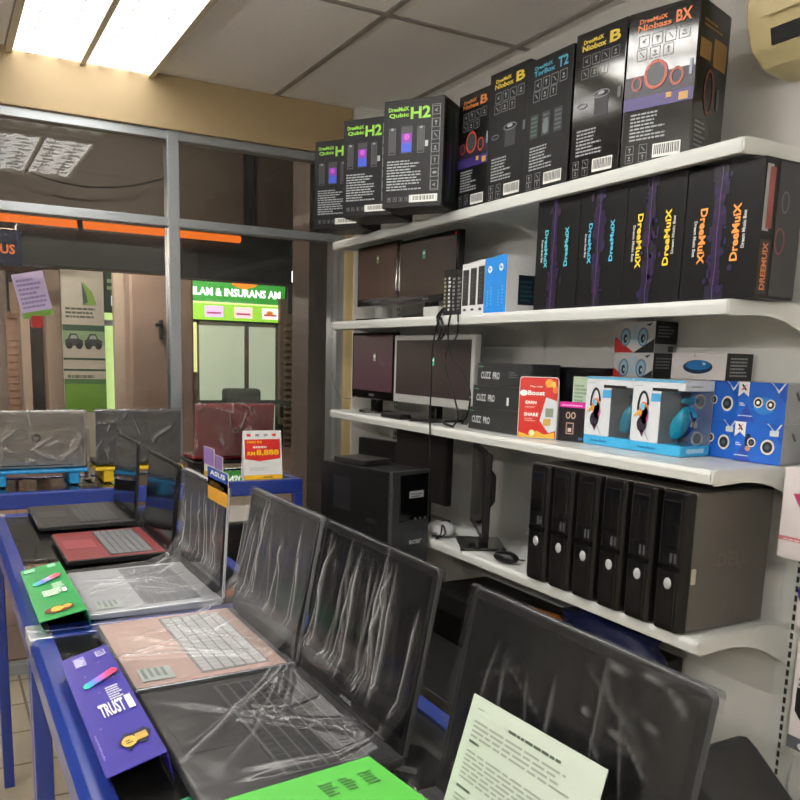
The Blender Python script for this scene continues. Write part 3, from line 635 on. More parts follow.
# ------------------------------------------------------------------ cartons on the second shelf
ZS = 1.7005
G2 = 'cartons on the second shelf'
edges = [(2.275, 2.067, 2.074), (2.063, 1.866, 2.068), (1.863, 1.648, 2.064), (1.644, 1.410, 2.040)]
cols = ['#55b8cc', '#4fb2d4', '#e8c63a', '#ef9a4e']
labs = ['black speaker carton with two light blue sideways words, farthest of four on the second shelf',
        'black speaker carton with two light blue sideways words, next to the yellow lettered one',
        'black speaker carton with two yellow sideways words on the second shelf',
        'black speaker carton with two orange sideways words, nearest on the second shelf']
for i, (y0, y1, zt) in enumerate(edges):
    t, w, d, h = carton('speaker_carton', labs[i], 'box', (1.8145, y0), (1.8145 if i < 3 else 1.8165, y1), ZS, .25 if i < 3 else .155, zt - ZS, M_CARTON, G2)
    a = Art(); c = cols[i]; R = random.Random(i + 20); L = -w / 2
    xc = L + w * (.44 if i < 3 else .47)
    for k in range(9):
        v0 = h * k / 9; a.rect(xc - w * R.uniform(.05, .12), v0, xc + w * R.uniform(.05, .14), v0 + h / 9, R.choice(['#18122a', '#1e142e', '#161222', '#241536']), 1)
    for k in range(40):
        a.ell(xc + w * R.gauss(0, .07), h * R.uniform(.06, .93), w * R.uniform(.01, .05), h * R.uniform(.008, .04), R.choice(['#271745', '#2e1c48', '#1f1a44', '#331c3c', '#22163a']), 2, 9)
    pts = [(xc + w * R.uniform(-.012, .012), h * k / 12) for k in range(13)]
    for p, q in zip(pts, pts[1:]): a.poly([(p[0] - .001, p[1]), (p[0] + .001, p[1]), (q[0] + .001, q[1]), (q[0] - .001, q[1])], '#6a4a7c', 3)
    lo, hi = h * .36, h * .69
    if i == 2: lo, hi = h * .28, h * .70
    if i == 3: lo, hi = h * .28, h * .70
    tw = w * (.085 if i < 2 else .10)
    u1 = L + w * (.22 if i < 3 else .22)
    a.text('DreeMuiX', u1, lo, u1 + tw, hi, c, 4, -90); a.text('Dream Music Box', u1 - w * .075, lo + .02, u1 - w * .03, hi - .03, '#c6c8ca', 4, -90)
    u2 = L + w * (.70 if i < 3 else .66)
    a.text('DreeMuiX', u2, lo, u2 + tw, hi, c, 4, 90)
    if i > 1: a.text('Dream Music Box', u2 + tw + w * .03, lo + .03, u2 + tw + w * .075, hi - .02, '#c6c8ca', 4, 90)
    a.build('front_print', t, FRONT, w, d, h)
    if i == 3:
        a = Art(); a.rect(-d * .46, h * .48, -d * .30, h * .95, '#8f9092', 1); a.rect(-d * .38, h * .5, -d * .24, h * .93, '#8a3f3a', 2); a.rect(-d * .47, h * .03, -d * .22, h * .42, '#241512', 1)
        a.text('DREEMUIX', -d * .40, h * .06, -d * .27, h * .40, '#c9764a', 3, 90); a.ring(d * .0, h * .42, d * .13, h * .10, d * .04, '#6a3330', 2); a.ring(d * .06, h * .7, d * .1, h * .08, d * .03, '#54585c', 2)
        a.rect(-d * .14, h * .02, d * .5, h * .98, '#26262b', 1); a.build('side_print', t, RIGHT, w, d, h)

# ------------------------------------------------------------------ monitors
def monitor(label, cat_group, p1, p2, z0, z1, body, screen_hex, bez, chin, stand='v', zf=1.7, dp=.05, badge=None, sticker=None, tilt=0):
    (x, y), a, w = front_pose(p1, p2, dp)
    t = thing('monitor', label, 'monitor', (x, y, zf), a, cat_group); h = z1 - z0; b0 = z0 - zf
    MB().box(-w / 2, -dp / 2, b0, w / 2, dp / 2 - .018, z1 - zf).build('casing', body, t, bevel=.004)
    MB().prism([(dp / 2 - .0185, b0 + h * .1), (dp / 2 - .0185, z1 - zf - h * .1), (dp / 2 + .012, z1 - zf - h * .25), (dp / 2 + .012, b0 + h * .25)], -w * .38, w * .38, 'x').build('rear_housing', M_BLACK, t, bevel=.006)
    sm = mat(screen_hex, .42, 0, .10, 3, 0, .4, 0)
    MB().box(-w / 2 + bez, -dp / 2 - .0012, b0 + chin, w / 2 - bez, -dp / 2 + .002, z1 - zf - bez).build('screen', sm, t)
    if badge: A = Art(); A.text(badge, -.025, b0 + chin * .35, .025, b0 + chin * .65, '#6d7072'); A.build('lettering', t, FRONT, w, dp, h)
    if sticker:
        u, v, c = sticker; A = Art(); A.rect(u - .012, b0 + v - .018, u + .012, b0 + v + .018, c, 4); A.rect(u - .008, b0 + v + .0, u + .008, b0 + v + .01, '#dfe8e0', 5)
        A.build('sticker', t, FRONT, w, dp, h, label='small coloured sticker on the screen')
    # neck and foot
    MB().box(-.03, -dp / 2 + .012, .008, .03, dp / 2 + .004, b0 + h * .3).build('stand_neck', M_BLACKG if stand != 'w' else mat('#9b9c9a', .4), t, bevel=.006)
    f = MB()
    if stand == 'o': f.cyl((0, 0, 0), (0, 0, .012), .11, .10, 32); 
    else: f.box(-.10, -.085, 0, .10, .09, .011)
    fo = f.build('stand_foot', M_BLACKG, t, bevel=.003)
    if stand == 'o': fo.scale = (1, .72, 1)
    return t, w
BRN = '#3d2c24'
monitor('black monitor with a brownish blank screen at the far end of the second shelf', 'monitors', (1.90, 3.79), (1.90, 3.385), 1.775, 2.063, M_BLACKG, '#4a3329', .014, .034, 'w', 1.7, badge='LG', sticker=(.015, .215, '#8aa070'))
monitor('larger black monitor with a brownish blank screen beside the slim boxes', 'monitors', (1.90, 3.372), (1.90, 2.880), 1.770, 2.052, M_BLACKG, '#35271f', .016, .030, 'v', 1.7, badge='SAMSUNG', sticker=(-.02, .205, '#2f9a78'))
m3, w3 = monitor('black monitor with a purplish blank screen and oval foot on the third shelf', 'monitors', (1.90, 3.832), (1.90, 3.392), 1.322, 1.648, M_BLACKG, '#452433', .014, .042, 'o', 1.258, badge='SAMSUNG', sticker=(.03, .205, '#9aa19c'))
m4, w4 = monitor('silver framed monitor with a dark blank screen on the third shelf', 'monitors', (1.895, 3.38), (1.895, 2.728), 1.326, 1.630, mat('#b9bab8', .35, metal=.3), '#2b1f20', .022, .038, 'v', 1.258, sticker=(.02, .19, '#2fae88'))
rd = MB().cyl((-.0, 0, 0), (0, -.003, 0), .006, seg=12)
# small red dot sticker on the top corner of the larger monitor
for o in S.objects:
    if o.get('label', '').startswith('larger black monitor'):
        MB().cyl((.225, -.0255, .338), (.225, -.0275, .338), .006, seg=12).build('sticker', ink('#c81f2e'), o)['label'] = 'tiny red dot sticker'
# two monitors seen dark on the lowest shelf behind the black tower
def low_monitor(label, p1, p2, z0, z1):
    t, w = monitor(label, 'monitors', p1, p2, z0, z1, M_BLACK, '#0b0b0c', .016, .03, 'v', .788)
    return t
low_monitor('black monitor standing behind the black computer tower, farther of the two', (1.93, 3.80), (2.00, 3.44), .90, 1.115)
low_monitor('black monitor standing behind the black computer tower, nearer of the two', (1.93, 3.40), (1.93, 2.95), .89, 1.195)

# edge-on monitor on the lowest shelf
mt = thing('monitor', 'black monitor turned nearly edge-on beside the row of slim towers', 'monitor', (1.905, 2.645, .788), math.radians(-118), 'monitors')
MB().box(-.205, -.02, .062, .205, .006, .392).build('casing', M_BLACK, mt, bevel=.004)
MB().box(-.193, -.0212, .085, .193, -.019, .380).build('screen', mat('#0c0d10', .12, coat=.4), mt)
MB().prism([(.0055, .16), (.0055, .34), (.035, .30), (.035, .20)], -.13, .13, 'x').build('rear_housing', M_BLACK, mt, bevel=.005)
MB().box(-.03, -.002, .008, .03, .03, .2).build('stand_neck', M_BLACK, mt, bevel=.004)
MB().box(-.11, -.09, 0, .11, .09, .012).build('stand_foot', M_BLACKG, mt, bevel=.003)

# ------------------------------------------------------------------ small boxes on the second shelf
G = 'slim boxes on the second shelf'
yy = 2.85
for i, (wd, c1, lab) in enumerate(((.030, '#8f8c70', 'slim black box with yellowish writing on its spine, farthest of the slim boxes'), (.030, '#c9cbcb', 'slim black box with bold white writing on its spine'), (.030, '#7c7f80', 'slim black box with grey writing on its spine'), (.046, '#5f6264', 'slim black box with small grey writing beside the white edged boxes'))):
    t, w, d, h = carton('slim_box', lab, 'box', (1.815, yy), (1.815, yy - wd), ZS, .12, .178 if i < 2 else .172, M_CARTON, G)
    a = Art(); R = random.Random(i)
    for k in range(9):
        a.rect(-w * .28, h * (.1 + k * .085), w * .12 if R.random() < .6 else w * .3, h * (.1 + k * .085) + h * .05, c1)
    a.build('spine_print', t, FRONT, w, d, h); yy -= wd + .001
WHT = mat('#cfd0d0', .4, noise_amt=.03)
for i, lab in enumerate(('white box with a black spine window, farthest of three alike', 'white box with a black spine window, middle of three alike', 'white box with a black spine window touching the bright blue boxes')):
    t, w, d, h = carton('slim_box', lab, 'box', (1.81, yy), (1.81, yy - .050), ZS, .13, .188 + .004 * i, WHT, G)
    a = Art(); a.rect(-w * .36, h * .17, w * .42, h * .88, '#1d1e20', 1); a.ell(0, h * .085, w * .22, h * .025, '#3c3e40', 1, 12); a.fine(-w * .2, h * .3, w * .2, h * .8, 7, '#3a3c3e', i, 2)
    a.build('spine_print', t, FRONT, w, d, h); yy -= .051
CYN = mat('#1883d8', .35, noise_amt=.05, coat=.2)
for i, lab in enumerate(('bright blue box with a round white logo, farther of two', 'bright blue box with a round white logo, nearer of two, with a pale grey side')):
    t, w, d, h = carton('slim_box', lab, 'box', (1.808, yy), (1.808, yy - .066), ZS, .14, .196 + .005 * i, WHT if i else CYN, G)
    a = Art(); a.rect(-w / 2, 0, w / 2, h, CYN, 1); a.ell(0, h * .79, w * .2, h * .065, '#e2eef6', 2, 18); a.text('hp', -w * .11, h * .755, w * .11, h * .83, '#1572c4', 3)
    a.fine(-w * .22, h * .12, -w * .08, h * .42, 6, '#5fb0e8', 2, 2); a.fine(w * .1, h * .15, w * .26, h * .5, 6, '#5fb0e8', 3, 2)
    a.build('spine_print', t, FRONT, w, d, h)
    if i:
        a = Art(); a.rect(-d * .12, h * .14, d * .48, h * .66, '#0f1c26', 1); a.fine(-d * .06, h * .2, d * .42, h * .6, 5, '#1d4450', 5, 2); a.build('side_print', t, RIGHT, w, d, h)
    yy -= .067
wb = MB().box(-.055, -.04, 0, .055, .04, .038).build('small_box', mat('#b5b6b2', .5), loc=(1.84, 2.92, ZS), rz=-PI / 2 + .05, bevel=.002); tag(wb, 'small pale box lying in front of the monitor feet on the second shelf', 'box')

# ------------------------------------------------------------------ third shelf
Z3 = 1.2585
G = 'stacked long boxes'
for i, (y0, lab) in enumerate(((2.715, 'long black box at the bottom of the stack of three'), (2.69, 'long black box in the middle of the stack of three'), (2.665, 'long black box on top of the stack of three'))):
    z = Z3 + i * .0865
    t, w, d, h = carton('long_box', lab + ' on the third shelf', 'box', (1.87, y0), (1.87, y0 - .335), z, .13, .0862, mat('#262829', .45, noise_amt=.12, scale=8), G)
    a = Art(); a.text('CUZZ  PRO', -w * .42, h * .30, -w * .06, h * .62, '#b3b6b8'); a.fine(-w * .47, h * .82, -w * .38, h * .9, 1, '#4f9a70', 2)
    if i == 2: a.fine(w * .1, h * .4, w * .28, h * .7, 3, '#5d6062', 3)
    if i == 1: a.rect(w * .16, h * .2, w * .2, h * .55, '#d5d8d8')
    a.build('front_print', t, FRONT, w, d, h)
G = 'black boxes behind the cards'
for i, (y0, lab) in enumerate(((2.477, 'black box with a blue dot standing behind the red card'), (2.309, 'black box standing behind the pale green sheet'))):
    t, w, d, h = carton('black_box', lab, 'box', (2.02, y0), (2.02, y0 - .166), Z3, .13, .252, mat('#101114', .35), G)
    if i == 0: a = Art(); a.ring(-w * .1, h * .86, .018, .018, .007, '#2b5fb8'); a.build('front_print', t, FRONT, w, d, h)
# red promotional card
p1, p2 = (1.822, 2.335), (1.905, 2.222)
(x, y), ang, w = front_pose(p1, p2, .05); h = .217
t = thing('promo_card', 'red rounded promotional card standing in front of the long black boxes', 'card', (x, y, Z3), ang)
RED = mat('#c42a22', .35, noise_amt=.05)
rp = [(-w / 2, 0), (w / 2, 0)] + [(w / 2 - .012 + .012 * math.cos(q), h - .012 + .012 * math.sin(q)) for q in (0, .5, 1.05, 1.57)] + [(-w / 2 + .012 + .012 * math.cos(q), h - .012 + .012 * math.sin(q)) for q in (1.57, 2.1, 2.6, 3.14)]
MB().prism([(p[0], p[1]) for p in rp], -.025, -.0235, 'y').build('card_front', WHT, t)
MB().add([(-w / 2, .025, 0), (w / 2, .025, 0), (w / 2, -.0225, h * .93), (-w / 2, -.0225, h * .93), (-w / 2, .0265, 0), (w / 2, .0265, 0), (w / 2, -.021, h * .93), (-w / 2, -.021, h * .93)], [(0, 1, 2, 3), (4, 7, 6, 5), (0, 4, 5, 1), (1, 5, 6, 2), (2, 6, 7, 3), (3, 7, 4, 0)]).build('card_back', WHT, t)
a = Art(); e = .003
a.poly([(p[0] * .965, e + p[1] * .975) for p in rp], RED, 1)
a.text('Play with', -w * .22, h * .82, w * .10, h * .86, '#e8c9b8', 2); a.ell(-w * .38, h * .735, w * .1, h * .05, '#f2ece8', 2, 14); a.text('Boost', -w * .27, h * .70, w * .16, h * .78, '#f2ece8', 2)
a.text('EARN', -w * .32, h * .56, -w * .04, h * .61, '#f2ece8', 2); a.text('SHARE', -w * .35, h * .36, w * .02, h * .42, '#f2ece8', 2); a.fine(-w * .33, h * .28, -w * .02, h * .34, 2, '#e0a090', 4, 2); a.fine(-w * .33, h * .5, -w * .02, h * .54, 1, '#e0a090', 5, 2)
a.ell(w * .26, h * .9, w * .10, h * .07, '#e8a13a', 2); a.ell(w * .42, h * .8, w * .07, h * .06, '#e07a2e', 2); a.ell(w * .38, h * .88, w * .05, h * .05, '#d9c04a', 3)
a.poly([(w * .06, h * .3), (w * .2, h * .68), (w * .48, h * .62), (w * .48, h * .14), (w * .3, h * .1)], '#c9cfd2', 2); a.rect(w * .2, h * .36, w * .4, h * .5, '#7f8f7a', 3); a.rect(w * .16, h * .22, w * .34, h * .33, '#c9a24a', 3)
a.poly([(-w * .46, e), (w * .46, e), (w * .46, h * .12), (w * .2, h * .07), (0, h * .13), (-w * .2, h * .05), (-w * .46, h * .1)], '#d9a83a', 3); a.ell(-w * .12, h * .09, w * .08, h * .05, '#e8d9a0', 4)
a.build('front_print', t, FRONT, w, .05, h)
sp, aa, w = front_pose((1.965, 2.222), (1.965, 2.128), .01)
ps = MB().box(-w / 2, -.001, 0, w / 2, .001, .222).build('paper_sheet', mat('#b9cdb4', .6), loc=(sp[0], sp[1], Z3), rz=aa); tag(ps, 'pale green printed sheet standing behind the pink topped card', 'sheet')
a = Art(); a.fine(-w * .38, .06, w * .38, .2, 11, '#8ba08a', 4); a.build('front_print', ps, FRONT, w, .002, .2)
t, w, d, h = carton('gadget_box', 'small black box with a bright pink top band beside the red card', 'box', (1.91, 2.218), (1.94, 2.120), Z3, .03, .135, mat('#1b1519', .35))
a = Art(); a.rect(-w / 2, h * .86, w / 2, h, '#d02a9a', 1); a.fine(-w * .4, h * .9, w * .4, h * .96, 1, '#f0c0e0', 2, 2)
a.ring(-w * .14, h * .66, w * .09, h * .09, w * .04, '#b9a090', 2); a.ring(w * .06, h * .66, w * .09, h * .09, w * .04, '#b9a090', 2); a.frame(-w * .2, h * .18, w * .1, h * .48, w * .04, '#a88a80', 2); a.rect(-w * .12, h * .24, w * .02, h * .34, '#c9b9b0', 3); a.rect(w * .3, h * .05, w * .46, h * .12, '#3a5a90', 2)
a.build('front_print', t, FRONT, w, d, h)

# headset window boxes
def headset_box(label, p1, p2, d, h, hl):
    (x, y), ang, w = front_pose(p1, p2, d)
    t = thing('headset_box', label, 'box', (x, y, Z3), ang, 'headset window boxes')
    WB = mat('#cfd4d8', .4, noise_amt=.03); SKY = mat('#3fa8d8', .35, noise_amt=.05)
    k = .0015
    MB().box(-w / 2, -d / 2, h * .86, w / 2, d / 2, h).build('box_top', WB, t, bevel=.001)
    MB().box(-w / 2, -d / 2, 0, w / 2, d / 2, h * .14).build('box_base', SKY, t, bevel=.001)
    MB().box(-w / 2, -d / 2, h * .14, w * .06, -d / 2 + k, h * .86).build('front_panel', WB, t)
    MB().box(-w / 2, d / 2 - k, h * .14, w / 2, d / 2, h * .86).build('rear_panel', mat('#9a9c9e', .6), t)
    MB().box(-w / 2, -d / 2 + k, h * .14, -w / 2 + k, d / 2 - k, h * .86).build('side_panel', WB, t)
    MB().box(w * .05, -d / 2 + k, h * .14, w * .06, d * .2, h * .86).build('inner_card', mat('#9a9da0', .5), t)
    wn = MB().box(w * .06, -d / 2, h * .14, w / 2, -d / 2 + .0006, h * .86).box(w / 2 - .0006, -d / 2 + .0006, h * .14, w / 2, d / 2 - k, h * .86)
    wn.build('film_window', glass_mat('box_window_film', (.97, .98, .98, 1), .05, .5, .0) if 'box_window_film' not in bpy.data.materials else bpy.data.materials['box_window_film'], t)
    a = Art(); a.rect(-w / 2, h * .965, w / 2, h, '#5fa8cc', 1); a.rect(-w * .1, h * .845, w * .38, h * .885, '#1d2024', 2); a.fine(-w * .46, h * .9, -w * .3, h * .92, 1, '#a0a6aa', 2)
    a.rect(-w * .12, h * .70, w * .06, h * .81, '#4f9fd0', 1)
    cx = -w * .27
    a.ring(cx, h * .60, w * .12, h * .24, w * .04, '#23252a', 2, 20, .2, 3.3); a.ell(cx + w * .02, h * .56, w * .09, h * .13, '#e0702e', 3); a.ell(cx + w * .05, h * .50, w * .07, h * .12, '#c04a8a', 3); a.ell(cx + w * .0, h * .62, w * .05, h * .05, '#6fb8d8', 4)
    a.poly([(cx - w * .2, h * .47), (cx, h * .53), (cx - w * .05, h * .58)], '#d9a43a', 4); a.ell(cx - w * .0, h * .38, w * .1, h * .11, '#2c2430', 3); a.poly([(cx - w * .05, h * .3), (cx + w * .06, h * .3), (cx + w * .02, h * .2)], '#5a2a4a', 3)
    a.poly([(cx + w * .06, h * .28), (cx + w * .08, h * .28), (cx + w * .17, h * .16), (cx + w * .155, h * .16)], '#8a8d90', 3)
    a.text('headset', -w * .32, h * .05, w * .04, h * .09, '#1d6fa8', 2)
    a.build('front_print', t, FRONT, w, d, h)
    a = Art(); a.fine(-d * .3, h * .91, d * .3, h * .94, 1, '#8a8f94', 3); a.rect(-d * .3, h * .04, d * .3, h * .1, '#a8d4ea', 1); a.build('side_print', t, RIGHT, w, d, h)
    # the headset inside
    hd = thing('headset', hl, 'headset', (x, y, Z3 + h * .1405), ang, 'boxed headsets')
    TEAL = mat('#14a4c8', .3, coat=.3)
    cxx = w * .30
    Mr = Matrix.Translation((cxx - .004, -d * .18, h * .27)) @ Matrix.Rotation(.45, 4, 'Y')
    MB().ell((0, 0, 0), (w * .12, d * .22, h * .23), M=Mr).build('ear_cup', TEAL, hd, smooth=True)
    Mr2 = Matrix.Translation((cxx - .006, d * .10, h * .27)) @ Matrix.Rotation(.45, 4, 'Y')
    MB().ell((0, 0, 0), (w * .115, d * .12, h * .20), M=Mr2).build('ear_cushion', M_BLACK, hd, smooth=True)
    MB().torus((cxx + w * .02, 0, h * .36), w * .14, .007, Matrix.Rotation(PI / 2, 4, 'X'), 20, 8, 0.1, PI - .1).build('headband', TEAL, hd, smooth=True)
    MB().ell((cxx + w * .07, -d * .05, h * .59), (w * .1, d * .28, h * .055)).build('headband_pad', mat('#117a9c', .4), hd, smooth=True)
headset_box('white and blue headset window box, the farther one beside the pink topped box', (1.935, 2.116), (1.935, 1.908), .125, .226, 'teal headset inside the farther window box')
headset_box('white and blue headset window box, the nearer one with a see-through side', (1.935, 1.904), (1.935, 1.700), .125, .226, 'teal headset inside the nearer window box')

# stacked red white boxes at the back, two of them hidden lower down
G = 'boxes of earbuds stacked at the back'
for k in range(4):
    lab = ['lowest red and white box of the stack behind the headset boxes', 'second lowest red and white box of the stack behind the headset boxes', 'red and white box just under the topmost of the stack at the back', 'topmost red and white box of the stack at the back of the third shelf'][k]
    t, w, d, h = carton('speaker_box', lab, 'box', (2.07, 2.138), (2.075, 1.965), Z3 + .1026 * k, .105, .1022, mat('#bdbcbb', .4, noise_amt=.05), G)
    a = Art(); a.poly([(-w / 2, 0), (w * .0, 0), (-w / 2, h * .52)], '#b02a2c', 1); a.poly([(w / 2, 0), (w * .0, 0), (w / 2, h * .45)], '#232226', 1)
    for s in (-1, 1): a.ell(s * w * .22, h * .5, w * .12, h * .28, '#8fb6cc', 2); a.ring(s * w * .22, h * .5, w * .13, h * .30, w * .03, '#5d8098', 3); a.ell(s * w * .22, h * .45, w * .05, h * .15, '#26303a', 4); a.ell(s * w * .22 + .004, h * .45, w * .02, h * .06, '#c9d4da', 5, 10)
    a.rect(-w * .05, h * .3, w * .05, h * .9, '#9fc0d2', 1); a.poly([(w * .28, h * .9), (w * .44, h * .95), (w * .36, h * .84)], '#33353a', 2)
    a.build('front_print', t, FRONT, w, d, h)
    a = Art(); a.rect(-d / 2, 0 if k < 3 else h * .28, d / 2, h, '#19191c', 1); a.fine(-d * .4, h * .5, d * .4, h * .9, 4, '#6f7275', k, 2)
    if k == 3: a.rect(-d / 2, 0, d / 2, h * .27, '#8f9092', 1); a.rect(d * .1, h * .04, d * .35, h * .22, '#33363a', 2)
    a.build('side_print', t, RIGHT, w, d, h)
t, w, d, h = carton('mouse_box', 'white box with a dark blue oval mouse picture lying across the boxes below', 'box', (2.045, 1.86), (2.045, 1.655), 1.4865, .115, .080, mat('#c3bfbe', .4, noise_amt=.04))
a = Art(); a.ell(w * .0, h * .48, w * .27, h * .26, '#123050', 1, 28); a.ell(w * .01, h * .54, w * .23, h * .18, '#1f64a0', 2, 28); a.ell(w * .12, h * .6, w * .03, h * .05, '#a8c8e0', 3, 10); a.rect(-w * .07, h * .84, -w * .06, h, '#55585c', 1)
a.build('front_print', t, FRONT, w, d, h)
a = Art(); a.rect(-d / 2, 0, d / 2, h, '#151517', 1); a.fine(-d * .36, h * .15, d * .36, h * .9, 6, '#8a8c8e', 6, 2); a.build('side_print', t, RIGHT, w, d, h)
# blue earphone / webcam boxes, two by two
G = 'blue camera boxes stacked two by two'
BL = mat('#1f5fc0', .35, noise_amt=.08, coat=.2)
names = {(0, 0): 'lower blue box with two round lenses, behind the nearer headset box', (0, 1): 'upper blue box with two round lenses, behind the nearer headset box', (1, 0): 'lower blue box with a white pennant label at the near end of the third shelf', (1, 1): 'upper blue box with a white pennant label at the near end of the third shelf'}
for c in range(2):
    for r in range(2):
        p1 = (2.068, 1.757) if c == 0 else (2.045, 1.602); p2 = (2.062, 1.610) if c == 0 else (2.060, 1.458)
        z = Z3 + r * .1142
        t, w, d, h = carton('camera_box', names[(c, r)], 'box', p1, p2, z, .105, .1138, mat('#8f9296', .45), G)
        a = Art(); a.rect(-w / 2, 0, w / 2, h, BL, 1)
        a.poly([(-w * .5, 0), (-w * .1, 0), (-w * .3, h * .45)], '#2a4aa8', 2); a.poly([(w * .1, h), (w * .5, h), (w * .5, h * .5)], '#1a52b4', 2)
        a.poly([(w * .16, h), (w * .2, h), (w * .34, h * .74), (w * .48, h), (w * .44, h), (w * .34, h * .82)], '#c3cfdc', 3)
        if r == 0: a.rect(w * .24, h * .70, w * .42, h * .84, '#d0d6de', 3)
        if c == 1 or r == 1:
            pass
        a.poly([(-w * .5, h), (-w * .27, h), (-w * .27, h * .62), (-w * .385, h * .74), (-w * .5, h * .62)], '#d9dce0', 3); a.poly([(-w * .44, h * .92), (-w * .41, h * .95), (-w * .32, h * .8), (-w * .35, h * .78)], '#26292e', 4); a.poly([(-w * .32, h * .95), (-w * .35, h * .92), (-w * .44, h * .8), (-w * .4, h * .79)], '#c0463a', 5)
        a.fine(-w * .46, h * .40, -w * .32, h * .50, 2, '#cfe0f4', 3, 3); a.fine(-w * .47, h * .14, -w * .1, h * .18, 1, '#cfe0f4', 5, 3)
        if c == 1 and r == 1: L_ = ((-.06, .5, .10), (.2, .46, .10))
        else: L_ = ((-.12, .5, .09), (.22, .42, .145))
        for (lu, lv, lr) in L_:
            lu = lu * w; lv = lv * h; rr = lr * w
            a.ell(lu, lv, rr, rr * 1.05, '#d5d2cc', 4); a.ell(lu, lv, rr * .72, rr * .76, '#1b2028', 5); a.ell(lu, lv, rr * .35, rr * .36, '#4a5560' if not (c == 1 and r == 1) else '#e8e2da', 6, 12)
        if not (c == 1 and r == 1): a.ell(-w * .2, h * .52, w * .07, h * .2, '#12203a', 3); a.ell(-w * .19, h * .34, w * .06, h * .07, '#c08a70', 4, 12)
        else: a.ell(w * .07, h * .42, w * .22, h * .22, '#2f7fd0', 3)
        a.build('front_print', t, FRONT, w, d, h)
        a = Art(); a.poly([(-d * .1, h * .75), (-d * .02, h * .8), (d * .15, h * .6), (d * .08, h * .56)], '#33363a', 1); a.rect(-d / 2, h * .66, d / 2, h * .665, '#6d7074', 1); a.build('side_print', t, RIGHT, w, d, h)

# ------------------------------------------------------------------ lowest shelf: slim computer towers
Z4 = .7885
TW = [2.190, 2.074, 1.958, 1.843, 1.728, 1.613, 1.500]
SIDE = mat('#57544e', .42, metal=.2, noise_amt=.06)
def slim_tower(label, y0, y1):
    w = y0 - y1 - .004; d, h = .345, .400
    t = thing('computer_tower', label, 'computer tower', (1.768 + d / 2, (y0 + y1) / 2, Z4), -PI / 2, 'slim computer towers')
    MB().box(-w / 2, -d / 2 + .028, .004, w / 2, d / 2, h).build('casing', [SIDE], t, bevel=.006)
    pf = [(-w / 2 + .010, -d / 2 + .006), (-w / 2 + .02, -d / 2), (w / 2 - .02, -d / 2), (w / 2 - .010, -d / 2 + .006), (w / 2 - .001, -d / 2 + .0275), (-w / 2 + .001, -d / 2 + .0275)]
    MB().prism(pf, .002, h - .002, 'z').build('front_bezel', mat('#090909', .3, spec=.4), t, bevel=.004)
    e = -d / 2
    MB().box(-w * .30, e - .003, h * .60, w * .22, e + .004, h * .93).build('drive_bay', M_BLACKG, t, bevel=.002)
    MB().box(w * .24, e - .002, h * .04, w * .27, e + .004, h * .95).box(-w * .34, e - .002, h * .04, -w * .32, e + .004, h * .95).build('bezel_rib', mat('#242424', .3), t)
    p = MB(); 
    for k in range(2): p.box(w * (.02 + k * .13), e - .0025, h * .495, w * (.08 + k * .13), e + .002, h * .565)
    p.build('usb_port', mat('#4b4c4e', .4), t)
    MB().box(-w * .34, e - .0035, h * .44, w * .34, e + .003, h * .475).build('bezel_seam', mat('#050505', .2), t)
    MB().ell((-w * .0, e - .001, h * .345), (w * .125, .003, h * .042)).build('logo_button', mat('#b4b6b8', .4, metal=.2), t, smooth=True)
    MB().box(-w * .3, e - .0015, h * .05, w * .18, e + .002, h * .30).build('vent_panel', mat('#0a0a0a', .4), t, bevel=.001)
    MB().box(w / 2 - .002, e + .0285, h * .36, w / 2 + .004, e + .043, h * .47).build('side_latch', mat('#b8b2a0', .35, metal=.3), t, bevel=.002)
    return t
TL = ['farthest of the six slim black computer towers, next to the edge-on monitor', 'second slim black computer tower from the edge-on monitor', 'third slim black computer tower from the edge-on monitor', 'fourth slim black computer tower from the edge-on monitor', 'slim black computer tower just behind the nearest one', 'nearest slim black computer tower showing its wide grey side panel']
for i in range(6): tt = slim_tower(TL[i], TW[i], TW[i + 1])
a = Art(); a.text('DELL', -.045, .185, .085, .225, mat('#65615a', .3, metal=.3), 1)
a.build('embossed_logo', tt, RIGHT, TW[5] - TW[6] - .004, .345, .4)

# the bigger tower in front of the far end of the shelf
ac_ = math.radians(12)
tw_, td_, thh = .205, .475, .405
c0 = Vector((1.56, 2.77)); ux = Vector((math.cos(ac_), math.sin(ac_))); uy = Vector((-math.sin(ac_), math.cos(ac_)))
cc = c0 + ux * tw_ / 2 + uy * td_ / 2
at_ = thing('computer_tower', 'large black computer tower with grey front edge left of the lowest shelf', 'computer tower', (cc.x, cc.y, .676), ac_)
MB().box(-tw_ / 2, -td_ / 2 + .02, .004, tw_ / 2, td_ / 2, thh).build('casing', mat('#0b0c0d', .42, spec=.4), at_, bevel=.004)
MB().box(-tw_ / 2 - .001, -td_ / 2, .002, tw_ / 2 + .001, -td_ / 2 + .0195, thh + .002).build('front_bezel', mat('#3b3d3e', .35, metal=.3), at_, bevel=.004)
MB().box(-tw_ * .30, -td_ / 2 - .003, thh * .50, tw_ * .46, -td_ / 2 + .004, thh * .97).build('drive_bay_door', M_BLACKG, at_, bevel=.003)
a = Art(); a.rect(-tw_ * .06, thh * .73, tw_ * .32, thh * .80, '#a4a7a9', 1); a.fine(-tw_ * .02, thh * .74, tw_ * .28, thh * .79, 2, '#54575a', 2, 2)
a.build('sticker', at_, FRONT, tw_, td_ + .007, thh, label='small pale paper sticker')
a = Art(); a.text('acer', -tw_ * .02, thh * .255, tw_ * .32, thh * .30, mat('#a9acae', .3, metal=.5), 1)
a.rect(-tw_ * .40, thh * .12, -tw_ * .32, thh * .18, '#b9bcbe', 1); a.rect(-tw_ * .40, thh * .20, -tw_ * .32, thh * .23, '#b9bcbe', 1)
a.build('lettering', at_, FRONT, tw_, td_, thh)
p = MB()
